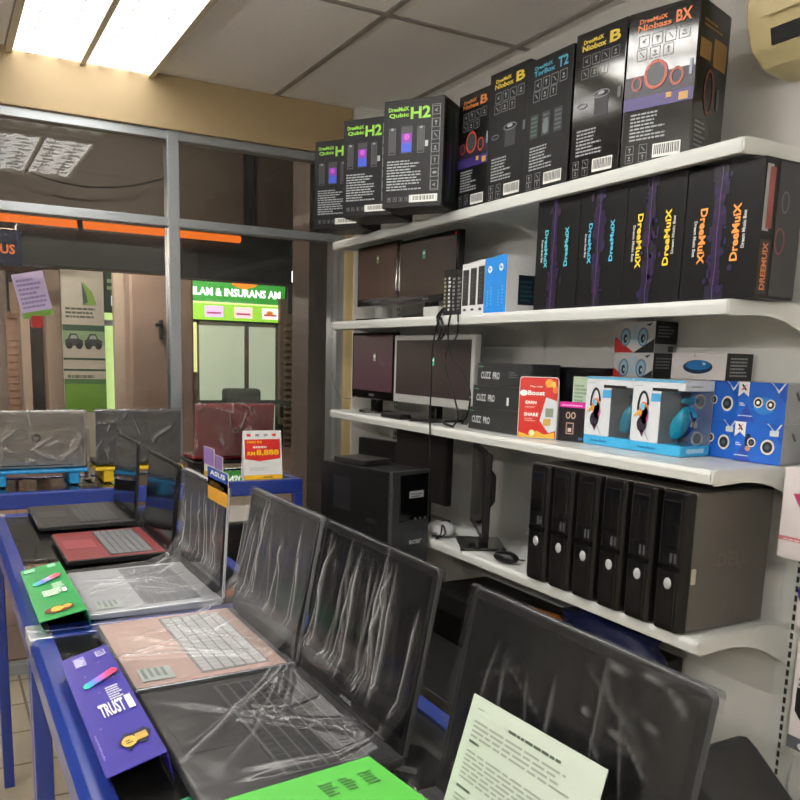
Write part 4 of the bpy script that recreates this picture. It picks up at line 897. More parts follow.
for k in range(3): p.cyl((tw_ * (.12 + .13 * k), -td_ / 2 - .004, thh * .515), (tw_ * (.12 + .13 * k), -td_ / 2 + .004, thh * .515), .006, seg=12)
p.build('front_port', mat('#6f7274', .3, metal=.5), at_)
sd = MB().box(-tw_ / 2 - .0015, -td_ * .30, thh * .45, -tw_ / 2 + .001, -td_ * .18, thh * .49).box(-tw_ / 2 - .0015, td_ * .05, thh * .52, -tw_ / 2 + .001, td_ * .30, thh * .86)
sd.build('side_panel_recess', mat('#1c1d1f', .35), at_, bevel=.0006)
db = MB().box(-.075, -.10, 0, .075, .10, .022).build('disc_drive', mat('#1d1d1e', .45), loc=(cc.x - .02, cc.y + .07, .676 + thh + .0006), rz=ac_ + .05, bevel=.003)
tag(db, 'flat black drive lying on top of the large black computer tower', 'drive')
cab = thing('low_cabinet', 'black low cabinet that carries the large black computer tower', 'cabinet', (cc.x, cc.y + .02, 0), ac_)
MB().box(-.13, -.25, .03, .13, .27, .675).build('cabinet_body', M_BLACK, cab, bevel=.004); MB().box(-.12, -.24, 0, .12, .26, .03).build('plinth', M_BLACK, cab)

# loose things on the lowest shelf
ms = thing('computer_mouse', 'black computer mouse standing near the shelf edge by the edge-on monitor', 'mouse', (1.822, 2.36, Z4 + .0065), .4)
MB().ell((0, 0, .016), (.030, .052, .022)).build('mouse_shell', M_BLACK, ms, smooth=True); MB().cyl((-.004, .028, .034), (.004, .028, .034), .008, seg=12).build('scroll_wheel', mat('#3a3b3d', .4), ms)
MB().tube([(0, .05, .012), (.03, .065, .0), (.06, .03, -.003), (.07, -.04, -.003)], .0025).build('mouse_cable', M_BLACK, ms)
bag = MB(); R = random.Random(5); nu, nv = 22, 14; vs = []
for j in range(nv + 1):
    for i in range(nu):
        aa = 2 * PI * i / nu; ph = PI * j / nv; q = Vector((math.sin(ph) * math.cos(aa), math.sin(ph) * math.sin(aa), math.cos(ph)))
        r = 1 + .28 * noise.noise(q * 2.3) + .12 * noise.noise(q * 6)
        vs.append((q.x * .09 * r, q.y * .055 * r, max(-.022, q.z * .030 * r)))
bag.add(vs, [(j * nu + i, (j + 1) * nu + i, (j + 1) * nu + (i + 1) % nu, j * nu + (i + 1) % nu) for j in range(nv) for i in range(nu)])
bo = bag.build('crumpled_bag', mat('#b3b5b6', .35, noise_amt=.15), loc=(1.87, 2.875, Z4 + .0235), rz=1.2, smooth=True); tag(bo, 'crumpled white plastic bag on the lowest shelf behind the edge-on monitor', 'bag')
def cable(label, pts, r=.0035, m=None, name='cable'):
    o = MB().tube(pts, r).build(name, m or M_BLACK, smooth=True); return tag(o, label, 'cable')
cable('black cable coiled over the white plastic bag on the lowest shelf', [(1.80, 2.81, Z4 + .004), (1.79, 2.79, Z4 + .006), (1.80, 2.765, Z4 + .02), (1.81, 2.76, Z4 + .03), (1.82, 2.78, Z4 + .05), (1.82, 2.80, Z4 + .055), (1.80, 2.78, Z4 + .02), (1.80, 2.84, Z4 + .006)])
cable('white cable lying beside the foot of the edge-on monitor', [(1.82, 2.83, Z4 + .004), (1.805, 2.76, Z4 + .004), (1.795, 2.735, Z4 + .004), (1.79, 2.70, Z4 + .004), (1.785, 2.67, Z4 + .004)], .003, mat('#c9cac8', .4))
cable('black cable running along the back of the lowest shelf to the towers', [(2.06, 2.44, Z4 + .006), (2.03, 2.38, Z4 + .03), (1.98, 2.32, Z4 + .035), (1.95, 2.24, Z4 + .01), (1.93, 2.2, Z4 + .005)])
cable('reddish brown tangled cable beside the farthest slim tower', [(1.86, 2.26, Z4 + .004), (1.85, 2.22, Z4 + .004), (1.83, 2.19, Z4 + .015), (1.85, 2.21, Z4 + .022), (1.88, 2.24, Z4 + .018), (1.87, 2.21, Z4 + .006), (1.83, 2.2, Z4 + .004)], .004, mat('#4a2a22', .5))
# cables hanging from the second shelf over the silver framed monitor
def hang(label, px, X, r=.0035, m=None):
    return cable(label, [tuple(onX(x, y, X)) for x, y in px], r, m, 'hanging_cable')
hang('black cable hanging from the modems straight down past the lower shelves', [(446, 309), (440, 316), (433, 345), (431, 385), (430, 430), (430, 480), (429, 516)], 1.772)
hang('black cable looping from the second shelf to the stacked long boxes', [(452, 309), (448, 330), (451, 356), (462, 372), (470, 392), (468, 412), (462, 424)], 1.774)
hang('black cable curving down in front of the silver framed monitor', [(458, 309), (457, 335), (447, 350), (446, 370), (455, 400), (458, 418), (453, 426)], 1.769)
hang('short tangled black cable end hanging at the lip of the second shelf', [(443, 309), (437, 318), (441, 330), (438, 341), (444, 333), (441, 318)], 1.7765, .005)
hang('thin grey cable looping from the purplish monitor to the end post', [(332, 372), (334, 385), (340, 395), (349, 399), (356, 396)], 1.88, .002, mat('#6d6a66', .5))
cable('black cable lying in front of the silver framed monitor foot', [(1.80, 3.06, Z3 + .004), (1.81, 2.95, Z3 + .012), (1.83, 2.85, Z3 + .02), (1.80, 2.78, Z3 + .012), (1.81, 2.73, Z3 + .004)], .005)
tag(MB().box(-.09, -.03, 0, .09, .03, .022).build('black_adapter', M_BLACK, loc=(1.825, 3.225, Z3), rz=-PI / 2, bevel=.004), 'flat black power adapter on the third shelf between the two monitors', 'adapter')

# below the lowest shelf
t = thing('storage_carton', 'dark carton stored under the lowest shelf', 'box', (2.0, 2.30, .151))
MB().box(-.17, -.50, 0, .15, .62, .41).build('box_body', M_BLACK, t, bevel=.004); MB().box(-.171, -.501, .33, .151, .621, .411).build('box_lid', mat('#101010', .5), t, bevel=.004)
t2 = thing('storage_carton', 'dark carton on the floor between the counters and the shelving', 'box', (1.52, 2.35, 0))
MB().box(-.16, -.55, 0, .16, .30, .46).build('box_body', M_BLACK, t2, bevel=.004); MB().box(-.161, -.551, .40, .161, .301, .461).build('box_lid', mat('#0e0e0f', .5), t2, bevel=.004)
def blob(name, label, cat, loc, r, m, seed, rz=0, amp=.35):
    b = MB(); nu, nv = 26, 16; vs = []
    for j in range(nv + 1):
        for i in range(nu):
            aa = 2 * PI * i / nu; ph = PI * j / nv; q = Vector((math.sin(ph) * math.cos(aa), math.sin(ph) * math.sin(aa), math.cos(ph)))
            k = 1 + amp * noise.noise(q * 2 + Vector((seed, 0, 0))) + amp * .4 * noise.noise(q * 6 + Vector((0, seed, 0)))
            vs.append((q.x * r[0] * k, q.y * r[1] * k, max(-r[2] * .8, q.z * r[2] * k)))
    b.add(vs, [(j * nu + i, (j + 1) * nu + i, (j + 1) * nu + (i + 1) % nu, j * nu + (i + 1) % nu) for j in range(nv) for i in range(nu)])
    return tag(b.build(name, m, loc=loc, rz=rz, smooth=True), label, cat)
blob('blue_bag', 'dark blue bag lying on the carton under the lowest shelf', 'bag', (1.94, 1.93, .563 + .060), (.09, .21, .075), mat('#0a1740', .5, noise_amt=.3), 2)
op = MB().box(-.055, -.085, 0, .055, .085, .06).build('orange_pouch', mat('#c4741c', .5, noise_amt=.15), loc=(1.89, 2.245, .5625), rz=.25, bevel=.014, smooth=True); tag(op, 'orange pouch beside the dark blue bag under the lowest shelf', 'pouch')
# black case leaning under the shelf at the lower right
lp = thing('black_case', 'black case leaning under the near end of the lowest shelf', 'case', (1.80, 1.30, 0), 0)
q = [(1.36, .485), (1.395, .505), (1.43, .49), (1.44, .0), (.86, 0), (.86, .10)]
MB().prism([(a_ - 1.30, b_) for a_, b_ in q], -.10, .16, 'x').build('case_body', mat('#1f2122', .45), lp, bevel=.012)
MB().box(-.104, .075, .43, -.098, .10, .44).build('case_latch', M_BLACK, lp)
# packages hanging in the next bay
def hang_pack(label, y0, y1, z0, z1, X, art):
    p1, p2 = (X, y0), (X, y1); (x, y), ang, w = front_pose(p1, p2, .06); h = z1 - z0
    t = thing('hanging_package', label, 'package', (x, y, z0), ang, 'packages hanging in the next bay')
    MB().box(-w / 2, -.03, 0, w / 2, .03, h).build('box_body', mat('#cfc9c8', .35, noise_amt=.03), t, bevel=.003)
    tb = MB().box(-w * .16, -.001, h - .001, w * .3, .001, h + .07); tb.build('hang_tab', mat('#d9d8d6', .4), t, bevel=.0)
    hk = MB().cyl((w * .05, -.06, h + .05), (w * .05, (XW - .02) - x, h + .05), .003, seg=8).build('display_hook', mat('#a9abac', .3, metal=.8)); hk.location = (x, y, z0); hk.rotation_euler = (0, 0, ang)
    tag(hk, 'metal display hook holding ' + label, 'hook')
    a = Art(); art(a, w, h); a.build('front_print', t, FRONT, w, .06, h)
    return t
def art1(a, w, h):
    a.poly([(-w * .30, h * .72), (w * .5, h * .78), (w * .5, h * .48), (w * .02, h * .40)], '#b03a64', 1); a.poly([(-w * .16, h * .68), (w * .4, h * .72), (w * .1, h * .5)], '#d4a8b8', 2)
    a.rect(-w * .5, h * .20, w * .5, h * .245, '#b56a70', 1); a.fine(-w * .4, h * .21, w * .45, h * .236, 1, '#e0c8c8', 3, 2)
def art2(a, w, h):
    a.fine(-w * .38, h * .72, w * .4, h * .86, 2, '#c0282c', 3); a.fine(-w * .4, h * .60, w * .4, h * .70, 2, '#55585c', 8)
    a.poly([(-w * .42, h * .58), (w * .5, h * .62), (w * .5, h * .16), (-w * .2, h * .22), (-w * .42, h * .36)], '#17181c', 1); a.poly([(-w * .32, h * .52), (w * .45, h * .56), (w * .45, h * .28), (-w * .2, h * .32)], '#b07a45', 2)
    a.rect(-w / 2, 0, w / 2, h * .12, '#55595c', 1); a.ell(-w * .2, h * .05, w * .1, h * .035, '#d0d3d6', 2, 12)
hang_pack('white package with a pink triangle at the right edge', 1.412, 1.25, 1.015, 1.265, 2.02, art1)
hang_pack('white package with a dark phone picture at the lower right edge', 1.345, 1.18, .475, .785, 2.06, art2)
hang_pack('small white package with a blue corner at the right edge', 1.388, 1.25, .81, .97, 2.10, lambda a, w, h: a.ell(-w * .3, h * .62, w * .2, h * .2, '#3a2f9c', 1))
cable('grey cable hanging below the phone package at the right edge', [(2.03, 1.30, .473), (2.03, 1.31, .38), (2.035, 1.295, .30), (2.04, 1.31, .18)], .004, mat('#9a9c9d', .4), 'hanging_cable')

# ------------------------------------------------------------------ blue framed glass counters
ZC = .975
def counter(label, y0, y1, x0=.13, x1=.695):
    t = thing('glass_counter', label, 'counter', ((x0 + x1) / 2, (y0 + y1) / 2, 0), 0, 'blue framed glass counters')
    w, l = (x1 - x0) / 2, (y1 - y0) / 2; r = .042
    for a in (-1, 1):
        f = MB().prism([(a * w, ZC - .055), (a * w, ZC - .012), (a * (w - .006), ZC - .006), (a * (w - .012), ZC), (a * (w - r), ZC), (a * (w - r), ZC - .055)], -l, l, 'y'); f.build('side_rail', M_BLUE, t)
        f = MB().box(-w + r, a * l - (r * .8 if a > 0 else 0), ZC - .055, w - r, a * l + (0 if a > 0 else r * .8), ZC); f.build('cross_rail', M_BLUE, t, bevel=.004)
        for b in (-1, 1):
            MB().box(a * w - (.034 if a > 0 else 0), b * l - (.034 if b > 0 else 0), 0, a * w + (0 if a > 0 else .034), b * l + (0 if b > 0 else .034), ZC - .0665).build('leg', M_BLUE, t, bevel=.003)
            MB().box(a * (w - .021) - .022, b * (l - .021) - .022, ZC - .030, a * (w - .021) + .022, b * (l - .021) + .022, ZC + .0012).build('corner_cap', mat('#a9aeb4', .3, metal=.5), t, bevel=.003)
    MB().box(-w + r - .004, -l + r * .8 - .004, ZC - .010, w - r + .004, l - r * .8 + .004, ZC - .004).build('glass_top', M_TOPGL, t)
    MB().box(-w + .003, -l + .003, ZC - .066, w - .003, l - .003, ZC - .0555).build('tray_panel', mat('#3c4348', .45, noise_amt=.15, scale=4), t)
    return t
counter('near blue framed glass counter under the pink and black laptops', .40, 1.675)
counter('farther blue framed glass counter under the red and silver laptops', 1.681, 2.975)
# leaflets inside, under the glass
for i, (x, y, c, lab) in enumerate(((.21, 1.55, '#8a9a92', 'pale printed leaflet under the near counter glass above the purple card'), (.21, 2.42, '#a8a994', 'pale leaflet under the farther counter glass beside the dark laptop'), (.22, .93, '#8f9a94', 'pale printed leaflet under the near counter glass below the purple card'))):
    lf = MB().box(-.05, -.11, 0, .05, .11, .002).build('leaflet', mat(c, .5), loc=(x, y, ZC - .0552), rz=.1); tag(lf, lab, 'leaflet', 'leaflets under the glass')
    a = Art(); a.fine(-.04, -.09, .04, .09, 9, '#5c6a66', i, 1); a.build('face_print', lf, TOP, h=.002)
# back counter along the glass front
t = thing('glass_counter', 'back blue framed counter along the glass front under the closed laptops', 'counter', (.42, 3.62, 0), 0, 'blue framed glass counters')
w, l = 1.025, .225
for a in (-1, 1):
    MB().box(-w, a * l - (.045 if a > 0 else 0), ZC - .065, w, a * l + (0 if a > 0 else .045), ZC).build('long_rail', M_BLUE, t, bevel=.006)
    MB().box(a * w - (.045 if a > 0 else 0), -l + .045, ZC - .065, a * w + (0 if a > 0 else .045), l - .045, ZC).build('cross_rail', M_BLUE, t, bevel=.006)
MB().box(-w + .04, -l + .04, ZC - .012, w - .04, l - .04, ZC - .005).build('glass_top', M_TOPGL, t)
MB().box(w * .22, -l + .012, .06, w - .01, l - .012, ZC - .20).build('cabinet_body', mat('#0c0d10', .3), t)
MB().box(w * .222, -l + .014, ZC - .20, w - .012, l - .014, ZC - .19).build('inner_shelf', mat('#191b1f', .4), t)
for a in (-1, 1):
    for b in (-1, 1): MB().box(a * w - (.04 if a > 0 else 0), b * l - (.04 if b > 0 else 0), 0, a * w + (0 if a > 0 else .04), b * l + (0 if b > 0 else .04), ZC - .0655).build('leg', M_BLUE, t, bevel=.004)

# ------------------------------------------------------------------ laptops
def film_sheet(w, prof, seed, folds, amp, nx=230):
    """a loose plastic film following the profile prof [(y,z)...] across width w, with pulled folds"""
    P = [Vector((0, p[0], p[1])) for p in prof]
    L = [0]
    for a, b in zip(P, P[1:]): L.append(L[-1] + (b - a).length)
    T = L[-1]; ns = max(40, int(T / .0055))
    def at(s):
        for i in range(len(P) - 1):
            if s <= L[i + 1] + 1e-9:
                f = (s - L[i]) / max(1e-9, L[i + 1] - L[i]); p = P[i].lerp(P[i + 1], f); d = (P[i + 1] - P[i]).normalized()
                return p, Vector((0, -d.z, d.y)) if False else Vector((0, d.z, -d.y))
        return P[-1], Vector((0, 0, 1))
    b = MB(); vs = []; fo = []
    for j in range(ns + 1):
        s = T * j / ns; p, n = at(s)
        n2 = Vector((0, 0, 0))
        for q in (-.02, -.01, 0, .01, .02): n2 += at(min(T, max(0, s + q)))[1]
        n2.normalize()
        for i in range(nx + 1):
            x = -w / 2 + w * i / nx; k = 0; kf = 0
            for (xa, sa, xb, sb, hgt, wd) in folds:
                dx, ds = xb - xa, sb - sa; ll = math.hypot(dx, ds); t = ((x - xa) * dx + (s - sa) * ds) / (ll * ll)
                if -.05 < t < 1.05:
                    dd = abs((x - xa) * ds - (s - sa) * dx) / ll; fade = max(0, min(1, (t + .05) * 6, (1.05 - t) * 4))
                    wv = wd * (.5 + t); e_ = math.exp(-(dd / wv) ** 2); k += hgt * fade * e_; kf = max(kf, fade * math.exp(-(dd / (wv * .4)) ** 2) * min(1, hgt / .005))
            v3 = Vector((x * 11, s * 6, seed * 3.1)); k += amp * (noise.noise(v3) * .6 + abs(noise.noise(v3 * 2.3)) * .5)
            edge = min(1, (w / 2 - abs(x)) / .012); k = k * (.25 + .75 * edge)
            fo.append(kf); vs.append(p + Vector((x, 0, 0)) + n2 * max(k, -.001))
    b.add(vs, [(j * (nx + 1) + i, j * (nx + 1) + i + 1, (j + 1) * (nx + 1) + i + 1, (j + 1) * (nx + 1) + i) for j in range(ns) for i in range(nx)])
    b.fold = fo
    return b

def film_obj(b, m, t):
    o = b.build('plastic_wrap', m, t, smooth=True)
    at = o.data.attributes.new('fold', 'FLOAT', 'POINT'); at.data.foreach_set('value', b.fold)
    return o
def laptop(label, hinge, rz, w, d, hl, tilt, deck, shell, keys, screen, badge=None, palm=None, wrap=None, seed=1, numpad=True, logo=None, group='open laptops on the counters', stickers=True, film=None, kb_bg=None, name='laptop'):
    t = thing(name, label, 'laptop', hinge, rz, group)
    th = .019
    MB().prism([(-d, .006), (-d + .012, .003), (-.002, .003), (.006, .010), (.004, th), (-d + .004, th - .003), (-d, .011)], -w / 2, w / 2, 'x').build('base', shell, t, bevel=.0025)
    dm = MB().prism([(-d + .005, th - .0028), (-.012, th - .0002), (-.012, th + .0012), (-d + .005, th - .0016)], -w / 2 + .004, w / 2 - .004, 'x'); dm.build('deck', deck, t, bevel=.0006)
    sl = (th - (th - .003)) / d
    zt = lambda y: th + .0012 + (y + .012) * (.0028 / (d - .017)) 
    # keyboard
    k = MB(); kw = w * .86 if numpad else w * .80; y1 = -.040; rows = 6; rh = (d * .42) / rows; cols = 18 if numpad else 15; cw = kw / cols
    k.box(-kw / 2 - .003, y1 - rows * rh - .003, zt(-.1) - .002, kw / 2 + .003, y1 + .003, zt(-.04) + .0003, 1)
    for r in range(rows):
        yb_ = y1 - r * rh; c = 0
        while c < cols:
            n = 1
            if r == 5 and c == 4: n = 5
            if r in (2, 3, 4) and c == 0: n = 2 if r != 2 else 1
            n = min(n, cols - c)
            zz = zt(yb_ - rh / 2) + .0003
            k.box(-kw / 2 + c * cw + cw * .08, yb_ - rh * .92, zz, -kw / 2 + (c + n) * cw - cw * .08, yb_ - rh * .10, zz + .0016, 0); c += n
    k.build('keyboard', [keys, kb_bg or keys], t)
    ty = -d + .018
    MB().box(-w * .02 - .055, ty, zt(ty) - .001, -w * .02 + .055, ty + d * .30, zt(ty + d * .3) + .0005).build('touchpad', palm or deck, t, bevel=.0004)
    if stickers:
        a = Art(); z0 = zt(-d + .06) + .0008
        a.rect(w * .28, -d + .02, w * .44, -d + .075, '#b9c4bf', 1); a.fine(w * .29, -d + .025, w * .43, -d + .07, 4, '#7f8d88', seed, 2)
        a.build('spec_sticker', t, TOP, h=z0, label='pale printed specification sticker')
    # lid
    ld = thing('lid', None, None, (0, .004, th - .002), 0); ld.parent = t; ld.rotation_euler = (-tilt, 0, 0)
    del_ = ld
    lm = MB(); r = .010
    pts = [(-w / 2, 0), (w / 2, 0)] + [(w / 2 - r + r * math.cos(q), hl - r + r * math.sin(q)) for q in (0, .52, 1.05, 1.57)] + [(-w / 2 + r + r * math.cos(q), hl - r + r * math.sin(q)) for q in (1.57, 2.09, 2.62, 3.14)]
    lm.prism(pts, -.002, .0045, 'y')
    bpy.data.objects.remove(ld)
    Rx = Matrix.Translation((0, .004, th - .001)) @ Matrix.Rotation(-tilt, 4, 'X')
    def lid_build(b, nm, m, parent, **kw):
        b.v = [tuple(Rx @ Vector(p)) for p in b.v]; return b.build(nm, m, parent, **kw)
    lo = lid_build(lm, 'lid', shell, t, bevel=.0012)
    bz = .012
    lid_build(MB().prism([(p[0] * .985, p[1] * .988 + .001) for p in pts], -.0032, -.0019, 'y'), 'bezel', M_BLACK, lo)
    lid_build(MB().box(-w / 2 + bz, -.0040, .022, w / 2 - bz, -.0031, hl - bz), 'screen', screen, lo)
    lid_build(MB().cyl((-w * .36, -.001, -.001), (w * .36, -.001, -.001), .0055, seg=10), 'hinge', M_BLACK, lo)
    if badge:
        a = Art(); a.text(badge, -.02, .008, .02, .015, '#8b8f92', 1); a.build('lettering', lo, FRONT, M=Rx @ Matrix(((1, 0, 0, 0), (0, 0, -1, -.0033), (0, 1, 0, 0), (0, 0, 0, 1))))
    if logo:
        a = Art(); logo(a, w, hl); a.build('lid_logo', lo, FRONT, M=Rx @ Matrix(((-1, 0, 0, 0), (0, 0, 1, .0052), (0, 1, 0, 0), (0, 0, 0, 1))))
    R = random.Random(seed)
    if wrap:
        off = .006
        def LP(v, o): q = Rx @ Vector((0, -o, v)); return (q.y, q.z)
        prof = [LP(hl * .93, -.0065), LP(hl + .001, -.0060), LP(hl + .0035, -.001), LP(hl, .0065), LP(hl * .5, .0085), LP(.07, .012)]
        zb = th + .006
        prof += [(-.035, zb + (.006 if wrap == 'flat' else .020)), (-.085, zb + .004), (-d * .6, zb + .001), (-d - .003, zb - .003), (-d - .006, th * .5)]
        sl0 = hl * .07 + .012; lidL = hl - .07; SB = sl0 + lidL
        folds = []
        if wrap == 'heavy': n1, n2, ha = 22, 12, .006
        elif wrap == 'flat': n1, n2, ha = 6, 5, .003
        else: n1, n2, ha = 14, 11, .0048
        for i in range(n1):
            xb = w * R.uniform(-.46, .46); xt = xb * R.uniform(.7, 1.05) + R.uniform(-.05, .02)
            s0, s1 = SB + .03, sl0 + lidL * R.uniform(.0, .4)
            folds.append((xb, s0, xt, s1, ha * R.uniform(.4, 1.1), R.uniform(.003, .0065)))
        if wrap == 'flat':
            for i in range(16):
                fx, fs_, fa_ = w * R.uniform(-.46, .46), R.uniform(.03, lidL), R.uniform(-.6, 1.2); fl_ = R.uniform(.02, .10)
                folds.append((fx, fs_, fx + fl_ * math.cos(fa_), fs_ + fl_ * math.sin(fa_), R.uniform(.001, .0032), R.uniform(.0025, .006)))
        for i in range(n2):
            cx_ = R.choice([-1, 1]) * w * R.uniform(.36, .47) if R.random() < .7 else w * R.uniform(-.3, .3); sy = SB + .05 + R.uniform(-.01, .04)
            folds.append((cx_, sy, cx_ * -R.uniform(-.6, .7) + R.uniform(-.08, .08), sy + d * R.uniform(.35, .9), ha * R.uniform(.3, .9), R.uniform(.003, .006)))
        fs = film_sheet(w + .007, prof, seed, folds, .0022 if wrap != 'flat' else .0018)
        film_obj(fs, film or M_FILM, t)['label'] = 'clear crinkled plastic wrap'
    return t
def world_laptop(label, yc, w, hingeX=.527, d=.277, hl=.262, tilt=math.radians(10.5), rot=0., **k):
    return laptop(label, (hingeX, yc, ZC + .0015), -PI / 2 + rot, w, d, hl, tilt, **k)
SCR = mat('#0b0c0e', .10, 0, .05, 4, 0, .5, .5)
KB = mat('#17181a', .4)
SLV = mat('#b2b6ba', .36, metal=.2, noise_amt=.04)
world_laptop('dark grey open laptop, farthest of those on the counters', 2.80, .36, hingeX=.533, d=.285, tilt=math.radians(4), hl=.25, deck=mat('#34322f', .45), shell=mat('#2a2a2a', .35, metal=.3), keys=mat('#4c4c4c', .4), kb_bg=KB, screen=SCR, badge='Lenovo', palm=mat('#3a3835', .4), seed=2, stickers=False)
world_laptop('black open laptop with a red palm rest, behind the silver wrapped one', 2.335, .345, hingeX=.535, d=.268, tilt=math.radians(6), hl=.238, deck=mat('#742a2e', .35, noise_amt=.08), shell=M_BLACK, keys=mat('#6a6d70', .4), kb_bg=mat('#2a2b2d', .4), screen=SCR, palm=mat('#8a4044', .3), seed=3, stickers=False)
world_laptop('silver laptop wrapped in clear plastic beside the green card', 1.868, .352, tilt=math.radians(3.5), deck=SLV, shell=SLV, keys=mat('#6d7175', .4), kb_bg=mat('#7a7e82', .4), screen=SCR, wrap='light', seed=4, hl=.245, film=M_FILMP, palm=mat('#a9adb1', .3))
PINK = mat('#c4a79d', .36, metal=.1, noise_amt=.04)
world_laptop('rose pink laptop wrapped in clear plastic beside the purple card', 1.445, .352, deck=PINK, shell=mat('#6b6f74', .3, metal=.5), keys=mat('#c4c6c6', .4), kb_bg=mat('#8a8a8b', .4), screen=SCR, wrap='light', seed=5, palm=mat('#c8ada3', .3), film=M_FILMP)
BLK = mat('#1c1d1e', .4, noise_amt=.06)
world_laptop('black laptop wrapped in clear plastic with long pulled folds, beside the rose pink one', 1.068, .362, deck=BLK, shell=mat('#2a2c2e', .35), keys=mat('#0c0d0e', .45), kb_bg=mat('#4a4c4e', .4), screen=SCR, wrap='heavy', seed=6, badge='ASUS', stickers=False, palm=mat('#232425', .35))
world_laptop('black wrapped laptop with a printed paper sheet on its screen, nearest to the viewer', .625, .362, deck=BLK, shell=mat('#2c2e30', .35), keys=mat('#141516', .45), kb_bg=mat('#202123', .4), screen=SCR, wrap='flat', seed=9, stickers=False, palm=mat('#232425', .35))

# paper sheet leaning on the nearest laptop
pw, ph_ = .213, .136
ps = MB().box(0, -.0008, -ph_, pw, 0, 0).build('paper_sheet', mat('#b4bfb2', .6, noise_amt=.03))
ps.matrix_world = Matrix.Translation((.529, .730, 1.149)) @ Matrix.Rotation(-PI / 2, 4, 'Z') @ Matrix.Rotation(-math.radians(18), 4, 'X') @ Matrix.Rotation(math.radians(-2), 4, 'Y')
tag(ps, 'pale printed paper sheet leaning against the nearest wrapped laptop screen', 'paper')
a = Art(); TXC = '#6c7568'
TXC = '#8b9486'; a.fine(pw * .34, -ph_ * .14, pw * .74, -ph_ * .115, 1, '#4c544a', 2, 1, .9); a.fine(pw * .07, -ph_ * .10, pw * .15, -ph_ * .08, 1, TXC, 4, 1)
a.fine(pw * .07, -ph_ * .33, pw * .93, -ph_ * .17, 4, TXC, 5, 1, .42); a.fine(pw * .07, -ph_ * .38, pw * .2, -ph_ * .35, 1, '#3c443c', 3, 1, .7)
a.fine(pw * .07, -ph_ * .68, pw * .93, -ph_ * .42, 7, TXC, 9, 1, .42); a.fine(pw * .07, -ph_ * .76, pw * .2, -ph_ * .73, 1, '#3c443c', 6, 1, .7); a.fine(pw * .07, -ph_ * .97, pw * .93, -ph_ * .79, 5, TXC, 11, 1, .42)
a.build('text_print', ps, FRONT, M=Matrix(((1, 0, 0, 0), (0, 0, -1, -.0012), (0, 1, 0, 0), (0, 0, 0, 1))))
# bright green sheet lying on the nearest laptop
gs = MB().box(-.12, -.09, 0, .115, .09, .0012).build('paper_sheet', mat('#46a834', .6, noise_amt=.04), loc=(.36, .765, 1.020), rz=math.radians(6)); tag(gs, 'bright green paper sheet lying at the bottom on the nearest laptop keyboard', 'paper')
a = Art()
for k in range(3): a.fine(.02 + k * .028, .03, .04 + k * .028, .062, 5, '#2c5a28', k, 1)
a.build('text_print', gs, TOP, h=.0012)

# folded promotional cards at the counter edge
def tent(label, xl, xr, y0, y1, hgt, m, back, art, skew=0.):
    l = y1 - y0; t = thing('folded_card', label, 'card', (xl, y0, ZC + .0012), skew, 'folded promotional cards')
    w = xr - xl; th = .0009
    ang = math.atan2(hgt, w)
    lo = .024; rise = hgt - lo; ang = math.atan2(rise, w)
    MB().prism([(0, lo), (w, hgt), (w - th * math.sin(ang), hgt + th), (-th, lo + th)], 0, l, 'y').build('top_panel', m, t)
    MB().prism([(.010, 0), (.0108, 0), (.0004, lo - .0002), (-.0006, lo - .0002)], 0, l, 'y').build('front_panel', back, t)
    MB().prism([(w, hgt - .0002), (w + .009, .0012), (w + .009 - th, .0012), (w - th * 1.5, hgt - .0007)], 0, l, 'y').build('rear_panel', back, t)
    L = math.hypot(w, rise)
    a = Art(); art(a, L, l)
    c, s = math.cos(ang), math.sin(ang)
    a.build('face_print', t, FRONT, M=Matrix(((c, 0, -s, -th * s), (0, 1, 0, 0), (s, 0, c, lo + th * c + .0006), (0, 0, 0, 1))))
    return t
def art_p(a, w, l):
    # u across from the counter edge to the ridge, v from the near end to the far end
    a.text('INTEL', w * .20, l * .84, w * .42, l * .95, '#b8b0dc', 2, -90) if False else None
    a.rect(w * .22, l * .86, w * .46, l * .96, '#8d86c8', 1); a.fine(w * .24, l * .87, w * .44, l * .95, 4, '#d8d4ee', 3, 2)
    a.frame(w * .70, l * .90, w * .90, l * .96, w * .02, '#c8c4e8', 1); a.fine(w * .72, l * .905, w * .88, l * .955, 3, '#c8c4e8', 4, 1)
    def swoosh(u0, u1, v):
        for k in range(8):
            f = k / 7; col = ['#33b8a8', '#3aa0c8', '#5a86d8', '#8a78d8', '#a86ac8', '#c85aa8', '#d84a88', '#d83a66'][k]
            a.ell(u0 + (u1 - u0) * f, v + l * .03 * f, w * .09, l * .026, col, 2 + k, 12)
    swoosh(w * .30, w * .84, l * .665)
    a.fine(w * .56, l * .48, w * .86, l * .60, 6, '#d0cdee', 5, 2, .6); a.text('TRUST', w * .30, l * .36, w * .76, l * .47, '#dcdaf2', 3, 0); a.text('1', w * .80, l * .36, w * .92, l * .47, '#f0eefa', 3)
    a.poly([(w * .36, l * .15), (w * .50, l * .09), (w * .66, l * .12), (w * .78, l * .10), (w * .94, l * .17), (w * .84, l * .205), (w * .66, l * .19), (w * .5, l * .205)], '#1a1630', 2)
    a.ell(w * .54, l * .145, w * .13, l * .035, '#c8a850', 3, 14); a.rect(w * .66, l * .13, w * .86, l * .175, '#b89848', 3); a.fine(w * .48, l * .13, w * .6, l * .16, 2, '#4a3a18', 3, 4)
    for k in range(7): a.ell(w * (.2 + .12 * k), l * (.3 + .09 * ((k * 5) % 7)), w * .02, l * .004, '#a878d0', 2, 8)
    a.fine(w * .06, l * .1, w * .1, l * .28, 12, '#9f9ad8', 8, 1)
tent('purple folded promotional card lying along the near counter edge', .160, .236, .99, 1.425, .044, mat('#37318c', .35, noise_amt=.10, scale=6), mat('#2b2480', .4), art_p)
